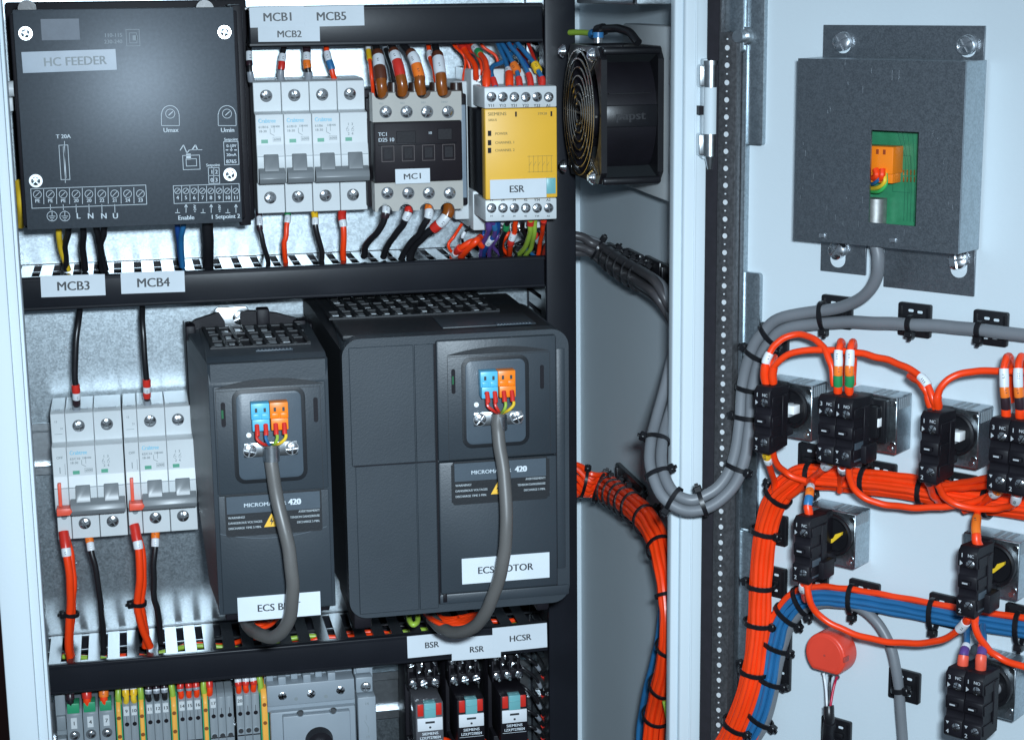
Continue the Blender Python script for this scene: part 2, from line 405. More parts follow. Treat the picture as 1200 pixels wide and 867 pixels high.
for px, py in ((75, 370), (76, 388), (77, 406), (238, 340), (300, 345), (87, 640), (89, 660), (90, 675), (91, 690)):
    x, z = ca(px, py, 0); b.cyl((x, 0, z), 'd', .8, .15, 10)
part('punched_hole', b, SCREW, cab)
b = B(); b.box(285, 327, 60, 196, 1489, 1494, 1); b.box(285, 327, 190, 199, 1489, 1512, 1); part('roof_brace', b, GALV, cab)
# hinge on the frame
hg = part('hinge', B().box(318.6, 327.6, 211, 217, 1403, 1459, .8), PAINT, cab)
b = B()
xh = 322.6
for z0, z1 in ((1443.5, 1456), (1405, 1417.5)):
    b = B(); b.box(xh-6.5, xh+4, 212, 219, z0, z1, 1.2); b.cyl((xh, 219, z0), 'z', 4.2, z1-z0, 24)
    if z0 > 1430: b.cyl((xh, 219, 1455.9), 'z', 5.0, 2.4, 24)
    else: b.cyl((xh, 219, 1397.5), 'z', 1.6, 7.6, 20, r2=3.4)
    part('hinge_pin', b, ZINC, hg)
b = B(); b.cyl((xh, 219, 1417.5), 'z', 4.0, 26, 24); part('hinge_knuckle', b, PAINT, hg)
b = B(); b.box(xh-6.2, xh-3.6, 212.5, 217.3, 1428, 1433); part('hinge_slot', b, BLACKM, hg)
# ================================================================ CABLE DUCTS
def duct_h(label, x0, x1, z0, z1, dep=60, top=True):
    t = thing('cable_duct', label, 'cable duct', (x0, 0, z0), group='black slotted cable ducts')
    b = B(); b.box(x0, x1, dep-4.5, dep, z0, z1, 1.0, 3); b.box(x0, x1, dep-.6, dep+.35, z0+.8, z0+2.4, .2, 1); b.box(x0, x1, dep-.6, dep+.35, z1-2.4, z1-.8, .2, 1)
    part('cover', b, DUCT, t)
    b = B(); b.box(x0, x1, 0.2, 2, z0, z1-.2); b.box(x0, x1, 2, dep-5, z0+.6, z0+1.6); part('base', b, DUCT, t)
    b = B(); x = x0+1.5; zt = z1-.5
    while x < x1-9:
        b.box(x, x+7.9, 1, dep-3, zt-1.3, zt, .15, 1); x += 12.5
    b.box(x0, x1, 1, 6, zt-1.4, zt-.15); b.box(x0, x1, 31, 32.2, zt-1.5, zt-.3); b.box(x0, x1, dep-8, dep-4, zt-1.4, zt-.1)
    part('slotted_wall', b, DUCTG, t)
    return t
d_top = duct_h('black cable duct along the top, carrying the MCB1, MCB2 and MCB5 stickers', 77.5, 263, 1465, 1489.6)
d_mid = duct_h('middle black cable duct carrying the MCB3 and MCB4 stickers', -71.5, 263, 1307, 1328)
d_bot = duct_h('lowest black cable duct carrying the BSR, RSR and HCSR stickers', -69.5, 263, 1055, 1075)
t = thing('cable_duct', 'tall vertical black cable duct at the right edge of the mounting plate', 'cable duct', (274, 0, ZB), group='black slotted cable ducts')
b = B(); b.box(264, 284.3, 55, 60, ZB, ZT, 1.0, 3); part('cover', b, DUCT, t)
b = B(); b.box(264, 284, .2, 2, ZB, ZT); part('base', b, DUCT, t)
b = B(); z = ZB+3
while z < ZT-10:
    for xx in (264.6, 282.8): b.box(xx, xx+1.3, 2, 56, z, z+7.2)
    z += 10.4
b.box(282.6, 284.0, 20, 56, ZB, ZT); b.box(264.2, 265.2, 44, 56, ZB, ZT)
part('slotted_wall', b, DUCTG, t)
def sticker(parent, px, d, txt, hpx=None, z=0, name='label', m_=WLAB, ink=INK, tz=0, rot=0, tx=0, size=None):
    """px = (x0, y0, x1, y1) of the tape in the photograph, laid on the plane d of its carrier"""
    x0, z1 = ca(px[0], px[1], d); x1, z0 = ca(px[2], px[3], d)
    a = rot or random.choice((-.012, .008, .015, -.006, .011)); ca1, sa1 = math.cos(a), math.sin(a); mx_, mz_ = (x0+x1)/2, (z0+z1)/2
    q = [(mx_+(u-mx_)*ca1-(v-mz_)*sa1, mz_+(u-mx_)*sa1+(v-mz_)*ca1) for u, v in ((x0, z0), (x1, z0), (x1, z1), (x0, z1))]
    l = part(name, B().ext(q, d, d+.3+z, 'xz', .06, 1), m_, parent)
    h = size or (z1-z0)*.42
    part('lettering', B().text(txt, (x0+x1)/2+tx, (z0+z1)/2+tz, d+.36+z, h, rot=a), ink, l)
    return l
sticker(d_top, (292, 8, 357, 31), 60.4, 'MCB1', tx=.5)
sticker(d_top, (356, 7.2, 427, 30), 60.4, 'MCB5', z=.12, tx=-2)
sticker(d_top, (302, 31, 375, 48), 60.4, 'MCB2', z=.2, size=4.2)
sticker(d_mid, (47, 323.5, 124, 345), 60.4, 'MCB3')
sticker(d_mid, (141, 319.5, 217, 341), 60.4, 'MCB4')
sticker(d_bot, (477, 744.5, 534, 765), 60.4, 'BSR', tz=.3, size=4.2)
sticker(d_bot, (529, 747, 587, 768.5), 60.4, 'RSR', z=.15, tz=-1, size=4.2)
sticker(d_bot, (577, 734.5, 641, 757.5), 60.4, 'HCSR', z=.3, size=4.3)
# wires lying inside the ducts
for zz, dd, mm, nm in ((1067, 24, REDW, 'red'), (1069, 44, REDW, 'red'), (1068.5, 36, YGW, 'green and yellow'), (1067, 12, BLKW, 'black'), (1067.5, 50, BLUW, 'blue')):
    pts = [cw(-60+i*21, min(53, dd+random.uniform(-9, 9)), zz+random.uniform(-5, 2.5)) for i in range(16)]
    wire('%s wire lying inside the lowest cable duct%s' % (nm, {44: ' nearer its cover', 24: ' nearer the plate'}.get(dd, '')), pts, 1.7, mm, group='wires inside the lowest duct')
for zz, dd, mm, nm in ((1311, 30, REDW, 'red'), (1316, 44, BLKW, 'black')):
    pts = [cw(-60+i*45, dd+random.uniform(-3, 3), zz+random.uniform(-1.5, 2.5)) for i in range(8)]
    wire('%s wire lying inside the middle cable duct' % nm, pts, 1.7, mm, group='wires inside the middle duct')
# ================================================================ DIN RAILS
def din(label, x0, x1, zc):
    t = thing('mounting_rail', label, 'mounting rail', (x0, 0, zc), group='steel mounting rails')
    b = B(); b.box(x0, x1, .3, 1.3, zc-12, zc+12); b.box(x0, x1, .3, 7.3, zc+11.5, zc+12.5, .3, 1); b.box(x0, x1, .3, 7.3, zc-12.5, zc-11.5, .3, 1)
    b.box(x0, x1, 6.4, 7.4, zc+12.3, zc+17.5, .3, 1); b.box(x0, x1, 6.4, 7.4, zc-17.5, zc-12.3, .3, 1)
    part('rail_profile', b, ZINC, t); return t
din('steel mounting rail behind the top row of breakers and contactor', 70, 262, 1400)
din('steel mounting rail behind the two lower breakers with red levers', -76, 26, 1206)
din('steel mounting rail behind the terminals and relays at the bottom', -76, 262, 1012)
# ================================================================ HC FEEDER CONTROLLER
hc = thing('motor_controller', 'square dark controller box labelled HC FEEDER with white printed diagrams', 'controller', (3, 0, 1357))
b = B(); b.box(-62.5, 68.5, 6, 94.5, 1364, 1488, 1); b.box(-68.5, 79, 2, 22, 1354, 1494, 1.2)
b.box(66, 73, 20, 74, 1357, 1491, .8)
part('chassis', b, BLACKM, hc)
b = B()
D0 = 98.0
x0, z1 = ca(14.5, 11.3, D0); x1, _ = ca(273, 10.3, D0); _, z0 = ca(150, 263, D0)
HX = lambda px, py: ca(px, py, D0)
b.ext([(-60.2, 1490), (66.2, 1490), (66.2, 1362.2), (-60.2, 1362.2)], 95, D0, bv=.5); part('front_panel', b, HCPAN, hc)
fp = D0+.02
b = B()   # printed diagrams
def R_(x0, y0, x1, y1): a = HX(x0, y0); e = HX(x1, y1); return a[0], e[0], e[1], a[1]
def RL(x0, y0, x1, y1, w=.32): q = R_(x0, y0, x1, y1); b.rectline(q[0], q[1], q[2], q[3], fp, w)
def LN(x0, y0, x1, y1, w=.32): p = HX(x0, y0); q = HX(x1, y1); b.line(p[0], p[1], q[0], q[1], fp, w)
def TX(s_, x, y, h, al='C', rot=0): p = HX(x, y); b.text(s_, p[0], p[1], fp, h, al, rot)
def RG(x, y, r, w=.3, a0=0, a1=360): p = HX(x, y); b.ring(p[0], p[1], fp, r, w, 18, a0, a1)
RL(36, 221, 172, 239)
for i in range(1, 9): LN(36+i*15.1, 220.5-i*.15, 36.3+i*15.1, 239-i*.1)
for i, s_ in enumerate(['PE', 'PE', 'PE', '20', '20', '22', '21', '24', '23']):
    px = 43.8+i*15.1; RG(px, 227.5-i*.1, 2.3); LN(px-2.5, 230-i*.1, px+2.5, 225-i*.1); TX(s_, px, 235-i*.1, 2.0)
for i in range(1, 7): px = 43.8+i*15.1; LN(px, 239, px+.3, 246 if i < 3 else 249)
for px in (61, 76): RG(px, 253, 2.9); LN(px, 246, px, 253); LN(px-4, 253, px+4, 253); LN(px-2.5, 255.2, px+2.5, 255.2); LN(px-1, 257, px+1, 257)
for s_, px in (('L', 91.5), ('N', 106), ('N', 121.5), ('U', 135)): TX(s_, px, 252.5, 3.3)
RL(69, 170, 82, 210); LN(75.6, 165, 76.6, 214); TX('T 20A', 74, 159.5, 2.3); RL(74, 172, 77.6, 208, .25)
for px, s_ in ((199.5, 'Umax'), (266, 'Umin')):
    RG(px, 133, 2.7); LN(px-2, 135, px+3, 130.5, .5); RG(px, 133.5, 5.0, .35, 0, 180); LN(px-10.5, 133, px-10.2, 147); LN(px+10.4, 133, px+10.7, 147); LN(px-10.2, 147, px+10.7, 147); TX(s_, px+.5, 152, 2.6)
RL(214, 182, 234.5, 198); RL(218, 186, 230.5, 194); b.box(*[HX(218.5, 190)[0], HX(224, 190)[0]], fp, fp+.05, HX(0, 193.5)[1], HX(0, 186.5)[1])
LN(211, 176, 215, 169.5, .5); LN(215, 169.5, 219, 179, .5); LN(219, 179, 222, 175.5, .5); LN(225, 175.5, 229, 169.5, .7); LN(229, 169.5, 231.5, 175.5, .7); LN(221, 175.5, 237, 175.2, .3)
RL(262, 166, 280, 192.5); TX('Setpoint', 270.5, 163, 1.7); TX('0-10V', 271, 170.5, 1.7); TX('20mA', 271, 181, 1.7); TX('8765', 271, 188.8, 2.2)
for q in (266, 271, 276): LN(q-1.5, 175.5, q+1.5, 175.5, .6)
LN(271, 172, 271, 177, .4)
RL(244, 196.5, 257.5, 214.5); TX('Setpoint', 249.5, 193, 1.7); LN(250.5, 197, 250.5, 214); LN(244, 205.5, 257, 205.5); TX('1 2', 250.8, 201, 2.4); TX('0 3', 250.8, 210.5, 2.4)
RL(203, 217.5, 281, 235.5)
for i in range(1, 8): LN(203+i*9.75, 217.5, 203.2+i*9.75, 235.5)
for i in range(8):
    px = 208+i*9.75; RG(px, 223.5, 1.7); LN(px-2, 225.5, px+2, 221.5); TX(str(4+i), px, 231.2, 2.2)
for px, k in ((208, 'g'), (218, 'a'), (228, '+24V'), (238, 'g'), (247.5, 'a'), (257, '+10V'), (267, 'g'), (276.5, 'a')):
    if k == 'g': LN(px, 244.5, px, 249, .3); LN(px-2.8, 249, px+2.8, 249, .35)
    elif k == 'a': LN(px, 240.5, px, 249, .35); LN(px, 239, px-1.6, 242.5, .4); LN(px, 239, px+1.6, 242.5, .4)
    else: TX(k, px+.3, 244.2, 1.5, rot=math.pi/2)
TX('Enable', 218, 254.5, 2.6); TX('1 Setpoint 2', 264, 253.2, 2.5)
part('printed_diagram', b, INKW, hc)
b = B()
RL(147.5, 34.5, 164, 53.5); RL(151.5, 38.5, 160.5, 50); b.box(HX(153, 0)[0], HX(159, 0)[0], fp, fp+.05, HX(0, 50)[1], HX(0, 44)[1])
TX('110-115', 132.5, 41, 2.2); TX('230-240', 132.5, 48.5, 2.2)
part('printed_diagram', b, INKF, hc, 'fainter printed voltage diagram near the top edge')
part('blank_tape', B().box(HX(46, 0)[0], HX(91, 0)[0], D0, D0+.06, HX(0, 48)[1], HX(0, 23)[1]), mat('faint_clear_tape', (.052, .062, .078), .45, .3, .08, 300), hc)
l = sticker(hc, (25, 60, 137, 82.5), D0+.05, 'HC FEEDER', m_=BLAB, ink=INKG, size=5.0, tx=3)
for px, py in ((30, 39), (263, 37.5), (42, 211.5), (269.5, 204)):
    x, z = HX(px, py); ws = part('washer', B().cyl((x, D0, z), 'd', 3.9, .9, 24), SCREW, hc); screw(ws, x, D0+1.9, z, 2.3, 'screw', m_=GALV)
b = B(); 
for px in (32, 240): x, z = ca(px, 11, 92); part('cover_notch', B().cyl((x, 93, z+.3), 'd', 5.2, 1.6, 24), BLACK, hc)
# ================================================================ CIRCUIT BREAKERS
def mcb_profile(zb, k=1.0, off=0):
    P = [(8, 0), (50, 0), (50, 19.2), (60, 20.2), (62, 30), (62, 37), (60, 44), (60, 62.8), (50, 63.8), (50, 82), (43, 83.2), (8, 83.2)]
    return [(d+off, zb+z*k) for d, z in P]
def breaker(label, x0, zb, mods, red=False, off=0, group='white circuit breakers', aux=0.0, k=1.0):
    w_ = 17.55*mods + aux
    t = thing('circuit_breaker', label, 'circuit breaker', (x0+w_/2, 0, zb), group=group)
    P = mcb_profile(zb, k, off)
    b = B()
    segs = ([(x0, x0+aux)] if aux else []) + [(x0+aux+i*17.55, x0+aux+(i+1)*17.55) for i in range(mods)]
    for s0, s1 in segs: b.ext(P, s0+.12, s1-.12, 'dz', .35, 1)
    body = part('body', b, LGREY, t)
    Z = lambda z: zb+z*k
    for s0, s1 in segs:      # recessed window edges and groove lines
        b = B()
        b.box(s0+.4, s1-.4, 59.9+off, 60.05+off, Z(43.6), Z(44.0)); b.box(s0+.3, s1-.3, 61.9+off, 62.1+off, Z(36.6), Z(37.0))
        b.box(s0+3, s1-3, 42+off, 44.5+off, Z(83.0), Z(83.35))
        part('moulded_seam', b, MGREY, t)
    b = B()
    for s0, s1 in segs[(1 if aux else 0):]:
        m_ = (s0+s1)/2; b.ext([(58+off, Z(20)), (66+off, Z(22)), (66.5+off, Z(28)), (63.2+off, Z(38)), (58+off, Z(38.5))], m_-4.6, m_+4.6, 'dz', .4, 1)
    s0, s1 = segs[1 if aux else 0][0], segs[-1][1]
    b.ext([(60+off, Z(19.6)), (68.0+off, Z(20.4)), (69.8+off, Z(23.5)), (68.5+off, Z(27.0)), (64+off, Z(29.6)), (60+off, Z(29.6))], s0+.6, s1-.6, 'dz', .5, 2)
    part('toggle', b, TOGG, t)
    for s0, s1 in segs[(1 if aux else 0):]:
        m_ = (s0+s1)/2-.6
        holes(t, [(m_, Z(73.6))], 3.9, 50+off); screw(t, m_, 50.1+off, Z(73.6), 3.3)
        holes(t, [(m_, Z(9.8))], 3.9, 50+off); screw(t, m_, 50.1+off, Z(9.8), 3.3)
    s0 = segs[1 if aux else 0][0]; f = 60.02+off
    for i, (s0, s1) in enumerate(segs[(1 if aux else 0):]):
        last = (mods > 1 and i == mods-1)
        if not last:
            b = B(); b.text('Crabtree', s0+1.8, Z(58.9), f, 2.6, 'L', sx=.78); part('brand_lettering', b, INKC, t)
            b = B(); b.text(RATES[RCOUNT[0] % 5], s0+1.8, Z(55.0), f, 1.5, 'L'); b.text('18-30', s0+1.8, Z(52.4), f, 1.5, 'L'); b.text('230/400', s0+15, Z(55.2), f, 1.2, 'R'); b.text('6000', s0+15.2, Z(47.2), f, 1.5, 'R')
            b.line(s0+9, Z(54), s0+9, Z(51), f, .3); b.line(s0+9, Z(51), s0+11.5, Z(49.5), f, .3); b.line(s0+11.5, Z(56), s0+11.5, Z(51.5), f, .25); b.rectline(s0+10.6, s0+15.4, Z(46), Z(48.5), f, .18)
            part('printed_rating', b, INKG, t); RCOUNT[0] += 1
        else:
            b = B(); b.text('1  3', s0+6.5, Z(55.5), f, 1.6); b.line(s0+4, Z(52.5), s0+5.2, Z(54), f, .3); b.line(s0+7.4, Z(52.5), s0+8.8, Z(54), f, .3); b.text('2  4', s0+6.5, Z(49.5), f, 1.6); b.ring(s0+4.8, Z(51.8), f, .8, .2, 8); b.ring(s0+8, Z(51.8), f, .8, .2, 8)
            part('printed_rating', b, INKG, t)
        part('indicator_window', B().box(s0+3.2, s0+7.4, f-.02, f+.08, Z(44.9), Z(47.2)), GRND, t)
    if aux:
        b = B(); b.text('OFF', x0+4.6, Z(56.2), f, 1.6); b.line(x0+4.4, Z(46), x0+4.4, Z(50), f, .5); b.text('13', x0+3.2, Z(77), f-10, 1.3); b.text('21', x0+6.6, Z(72.5), f-10, 1.3); b.line(x0+2, Z(69), x0+7, Z(69), f-10, .25); b.line(x0+7.6, Z(45), x0+7.6, Z(52), f, .25)
        part('printed_mark', b, INKG, t)
        b = B(); b.box(x0+2.4, x0+4.6, 60+off, 64.5+off, Z(24), Z(40.5), .3); b.ext([(x0+1.2, Z(21.5)), (x0+9.2, Z(21.5)), (x0+10.8, Z(23.8)), (x0+9.6, Z(26)), (x0+1.2, Z(26.2))], 62+off, 71+off, 'xz', .4)
        part('test_lever', b, REDP, t)
        b = B(); b.cyl((x0+4.6, 49.8+off, Z(15)), 'd', 1.9, .4, 14); part('terminal_recess', b, MGREY, t)
    return t
X0, ZB0 = 79.0, 1361.2
breaker('single white breaker under the MCB1 sticker, with grey toggle', X0, ZB0, 1)
breaker('single white breaker under the MCB2 sticker, second from the left', X0+17.55, ZB0, 1)
breaker('double white breaker under the MCB5 sticker, its two toggles joined', X0+35.1, ZB0, 2)
xa, _ = ca(62.5, 560, 60); xb, _ = ca(147.5, 560, 60); _, zb3 = ca(90, 630.5, 50)
_, zt3 = ca(90, 481, 50)
breaker('lower white breaker with red lever, hung below the MCB3 sticker', xa, zb3, 2, aux=9.0, group='white breakers with red levers', k=(zt3-zb3)/83.2)
_, zb4 = ca(175, 624, 50)
breaker('lower white breaker with red lever beside the smaller drive, below MCB4', xb, zb3+.3, 2, aux=9.0, group='white breakers with red levers', k=(zt3-zb3)/83.2)
print('low breakers', xa, xb, zb3, zb4, zt3)
# ================================================================ CONTACTOR
cn = thing('contactor', 'dark grey contactor with beige terminal blocks, labelled MC1', 'contactor', (178, 0, 1363))
b = B(); b.box(149.5, 205.5, 8, 66, 1368, 1432, 1); b.box(150, 205.5, 60, 82, 1381.3, 1418.6, 1.2); b.box(148.2, 151, 12, 60, 1364, 1420, .6); b.box(147, 206, 8, 40, 1362, 1437, 1)
b.box(151, 204, 60, 68, 1419, 1433); b.box(151, 204, 60, 68, 1366, 1381)
part('body', b, mat('contactor_dark_plastic', (.014, .011, .014), .5, 0, .12, 60, .1, 700, spec=.15), cn)
def scallop(za, zb_, up):
    pts = []
    xs0, xs1 = 149.8, 205.8; n = 4
    ed = zb_ if up else za
    row = [(xs0, ed)]
    for i in range(n):
        cx = 155.5+i*13.2+ (0 if up else .6)
        for k in range(9):
            a = math.pi*k/8; row.append((cx-4.6*math.cos(a), ed + (-1 if up else 1)*4.2*math.sin(a)))
    row.append((xs1, ed))
    if up: return [(xs1, za), (xs0, za)]+row
    return [(xs0, zb_)][:1]+row[0:0]+[(xs0, za)]+row[1:-1]+[(xs1, za), (xs1, zb_)]
for za, zb_, up in ((1418.8, 1436.6, True), (1363.2, 1381.0, False)):
    p_ = part('terminal_block', B().ext(scallop(za, zb_, up), 66, 80, 'xz', 0), BEIGE, cn)
for px in (452, 476.5, 500.5, 525):
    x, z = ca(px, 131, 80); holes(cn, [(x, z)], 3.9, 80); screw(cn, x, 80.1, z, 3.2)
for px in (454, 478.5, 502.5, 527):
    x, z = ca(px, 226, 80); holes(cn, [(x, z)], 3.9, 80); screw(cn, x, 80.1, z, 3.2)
b = B()
for i in range(4): x = 154.6+i*12.8; b.rectline(x, x+7.6, 1394.5, 1404, 82.05, .35)
part('aux_clip_socket', b, mat('brown_edge_print', (.06, .042, .04), .4), cn)
b = B(); b.box(164, 176, 82, 82.6, 1405.5, 1413, .2, 1); b.box(171.5, 174.8, 82, 84, 1386.5, 1390.5, .4)
for i in range(4): x = 154.6+i*12.8; b.box(x+1.2, x+6.4, 82, 82.4, 1396, 1402.8, .1, 1)
b.box(152.5, 202, 82, 82.8, 1404.6, 1405.6, .2); b.box(190, 199, 82, 82.5, 1407, 1414, .2, 1)
part('armature_carrier', b, BLACKM, cn)
b = B(); b.text('TC1', 152.6, 1411.5, 82.05, 2.3, 'L'); b.text('D25 10', 152.6, 1408.0, 82.05, 2.3, 'L'); b.text('10', 184, 1411.5, 82.05, 1.6, 'L')
part('printed_rating', b, INKW, cn)
b = B()
for i in range(4): b.text(['1/L1', '3/L2', '5/L3', '13NO'][i], 155.3+i*13.2, 1426.6+3.6, 80.05, 1.1); b.text(['2/T1', '4/T2', '6/T3', '14NO'][i], 156+i*13.2, 1367.9, 80.05, 1.1)
part('terminal_marking', b, INKG, cn)
x0, z1 = ca(463, 198, 84); x1, z0 = ca(504, 214, 84)
l = part('label', B().box(x0, x1, 83.9, 84.4, z0, z1, .1, 1), WLAB, cn); part('lettering', B().text('MC1', (x0+x1)/2, (z0+z1)/2, 84.45, 3.6, rot=.03, sx=1.2), INK, l)
# slim grey relay beside the contactor
sr = thing('slim_relay', 'slim grey relay with black clip between contactor and yellow relay', 'relay', (208, 0, 1356))
b = B(); b.box(206.4, 216, 8, 47, 1352, 1441, 1); part('body', b, LGREY, sr)
b = B(); b.box(206.2, 212.4, 8, 62, 1363, 1434, 1.2); part('clip', b, BLACKM, sr)
b = B(); b.box(206.9, 211.6, 61.8, 62.3, 1368, 1427, .2); part('rating_plate', b, mat('rating_plate_grey', (.20, .25, .30), .4), sr)
# ================================================================ SAFETY RELAY
es = thing('safety_relay', 'yellow fronted safety relay labelled ESR with grey terminal strips', 'safety relay', (238, 0, 1356))
b = B(); b.box(216.8, 262, 8, 92, 1372, 1425, 1); part('body', b, BLACKM, es)
ty = B(); ty.box(216.6, 262.4, 45, 99, 1426.6, 1439.6, .8); ty.box(215.4, 262, 8, 62, 1425, 1449, 1); part('terminal_block', ty, LGREY, es)
ty = B(); ty.box(216.2, 262, 45, 99, 1356.8, 1370.2, .8); ty.box(215.4, 262, 8, 62, 1346.5, 1372, 1); part('terminal_block', ty, LGREY, es)
b = B(); b.box(216.4, 262.2, 90, 100, 1370.6, 1426.4, .7, 3); fr = part('front_cover', b, YELR, es)
b = B()
EX = lambda px, py: ca(px, py, 100)
def E_T(s_, px, py, h, al='L', sx=1): x, z = EX(px, py); b.text(s_, x, z, 100.05, h, al, sx=sx)
E_T('SIEMENS', 571.5, 133.5, 2.0, sx=1.1); E_T('SIRIUS', 572, 140.5, 1.4)
E_T('POWER', 580, 156.5, 1.6); E_T('CHANNEL 1', 580, 167, 1.6); E_T('CHANNEL 2', 580, 176, 1.6); E_T('3TK28', 630, 133, 1.5)
for i in range(6):
    x, z = EX(620+i*5.2, 182); _, z2 = EX(620, 202); b.line(x, z, x, z2, 100.05, .2); 
for i in range(5):
    x, z = EX(622+i*5.2, 190); b.line(x-1.0, z-2, x+.4, z+.4, 100.05, .2)
x, z = EX(618, 183); x2, _ = EX(648, 183); b.line(x, z, x2, z, 100.05, .2); b.line(x, z-9.8, x2, z-9.8, 100.05, .2)
part('printed_marking', b, INKY, fr)
for px, py in ((604.5, 133.5), (646, 133)): x, z = EX(px, py); part('seal_slot', B().box(x-.5, x+.5, 100, 100.6, z-1.5, z+1.5), BLACKM, fr)
for py in (156, 167, 176): x, z = EX(573.5, py); part('indicator_lamp', B().box(x-1, x+1.1, 100, 100.5, z-1.6, z+1.6), BLACKM, fr)
for zc_, py in ((0, 113.5), (1, 243.5)):
    pts = [ca(576+i*13.4, py-i*.0, 99) for i in range(6)]
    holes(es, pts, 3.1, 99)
    for x, z in pts: screw(es, x, 99.05, z, 2.7)
b = B()
for i, s_ in enumerate(['Y11', 'Y12', 'Y21', 'Y22', 'Y33', 'A1']): x, z = EX(576+i*13.4, 123.5); b.text(s_, x, z, 99.05, 1.8)
for i, s_ in enumerate(['14', '24', '34', '42', 'Y34', 'A2']): x, z = EX(576+i*13.4, 234.0); b.text(s_, x, z, 99.05, 1.6); x, z = EX(576+i*13.4, 253); b.text(s_, x, z, 99.05, 1.2)
part('terminal_marking', b, INK, es)
for py in (264,):
    for i in range(3):
        x, z = ca(585+i*13, 261, 62.1); screw(es, x, 62.1, z-3, 2.4)
for py in (93,): x, z = ca(560.5, 92, 62); screw(es, x+.5, 62.1, z, 2.4)
x0, z1 = EX(574, 210.5); x1, z0 = EX(651, 232)
l = part('label', B().box(x0, x0+(x1-x0)*.86, 100.1, 100.5, z0+.8, z1, .1, 1), WLAB, es); part('lettering', B().text('ESR', x0+(x1-x0)*.40, (z0+z1)/2+.4, 100.55, 4.3), INK, l)
part('sealing_tab', B().box(x0+(x1-x0)*.86, x1, 100.0, 100.8, z0+3, z1, .2), TEAL, es)
# ================================================================ FAN
FX0, FX1, FD0, FD1, FZ0, FZ1 = 275.0, 313.5, 77.5, 158.5, 1383.5, 1464.5
fan = thing('cooling_fan', 'black square cooling fan with round wire guard on the side wall', 'fan', (294, 118, 1383))
cz, cdp = (FZ0+FZ1)/2, (FD0+FD1)/2
b = B()
def ringplate(xa, xb):
    t = bmesh.new(); K = 32; R_h = 37.5; o = []; i_ = []
    for k in range(K):
        a = 2*math.pi*(k+.5)/K; ca_, sa = math.cos(a), math.sin(a); q = min(40.5/abs(ca_) if ca_ else 1e9, 40.5/abs(sa) if sa else 1e9)
        o.append((q*ca_, q*sa)); i_.append((R_h*ca_, R_h*sa))
    V = lambda x, p: t.verts.new(Vector((x, -(cdp+p[0]), cz+p[1])))
    A = [V(xa, p) for p in o]; Bv = [V(xb, p) for p in o]; Cc = [V(xa, p) for p in i_]; Dd = [V(xb, p) for p in i_]
    for k in range(K):
        n = (k+1) % K
        t.faces.new((A[k], A[n], Bv[n], Bv[k])); t.faces.new((Cc[k], Dd[k], Dd[n], Cc[n])); t.faces.new((A[k], Cc[k], Cc[n], A[n])); t.faces.new((Bv[k], Bv[n], Dd[n], Dd[k]))
    bmesh.ops.recalc_face_normals(t, faces=t.faces[:]); return t
b.merge(ringplate(FX0, FX0+3.6)); b.merge(ringplate(FX1-3.6, FX1))
for dd in (FD0, FD1-4):
    for zz in (FZ0, FZ1-4.5): b.box(FX0+1, FX1-1, dd, dd+4, zz, zz+4.5, 1.7, 4)
t = bmesh.new(); K = 40      # venturi tube
G = [[t.verts.new(Vector((xx, -(cdp+rr*math.cos(2*math.pi*k/K)), cz+rr*math.sin(2*math.pi*k/K)))) for k in range(K)] for xx, rr in ((FX0, 37.5), (FX0+8, 38.5), (FX1-8, 38.5), (FX1, 37.5), (FX1, 36.8), (FX0+20, 36.5), (FX0, 37.2))]
for g in range(len(G)-1):
    for k in range(K): t.faces.new((G[g][k], G[g][(k+1) % K], G[g+1][(k+1) % K], G[g+1][k]))
bmesh.ops.recalc_face_normals(t, faces=t.faces[:]); vt = B(); vt.merge(t); part('venturi_tube', vt, BLACKM, fan)
b.box(FX0+3.5, FX1-3.5, FD1-4.2, FD1-1.5, cz-6.5, cz+6.5, .6)
b.box(FX0+5, FX1-8, FD1-3, FD1-1.2, cz+13, cz+13.6)
part('housing', b, BLACK, fan)
b = B(); b.ext([(156, FZ0+4.4), (112, FZ0+4.4), (112, FZ0+19)], FX0+3.6, FX1-3.6, 'dz'); part('lower_pocket', b, mat('pocket_dark_plastic', (.028, .032, .035), .4), fan)
b = B(); b.ext([(156, FZ1-4.4), (112, FZ1-4.4), (112, FZ1-19)], FX0+3.6, FX1-3.6, 'dz'); part('upper_pocket', b, MATS['pocket_dark_plastic'], fan)
b = B(); b.text('papst', (FX0+FX1)/2-1, cz+.5, FD1-1.45, 5.0, sx=1.2, t=.3); part('embossed_lettering', b, mat('embossed_black', (.025, .025, .028), .35), fan)
b = B(); b.cyl((FX0+3, cdp, cz), 'x', 15, 30, 32, bv=0)
for k in range(5):
    a = 2*math.pi*k/5+.3; pts = []
    t = bmesh.new(); vs = []
    for rr in (14, 22, 30, 35.5):
        for j in range(4):
            th = a+.28*(j/3)*1.6+(rr-14)*.008; vs.append(t.verts.new(Vector((FX0+6+j*6.5, -(cdp+rr*math.cos(th)), cz+rr*math.sin(th)))))
    for r_ in range(3):
        for j in range(3): t.faces.new((vs[r_*4+j], vs[r_*4+j+1], vs[(r_+1)*4+j+1], vs[(r_+1)*4+j]))
    bmesh.ops.solidify(t, geom=t.faces[:], thickness=1.2); b.merge(t)
part('impeller', b, BLACKM, fan)
b = B(); gx = FX0-3.5
for i in range(7): b.torus((gx, cdp, cz), 'x', 7+i*5.15, .55, 44, 6)
g_ = part('finger_guard', b, COPR, fan)
b = B()
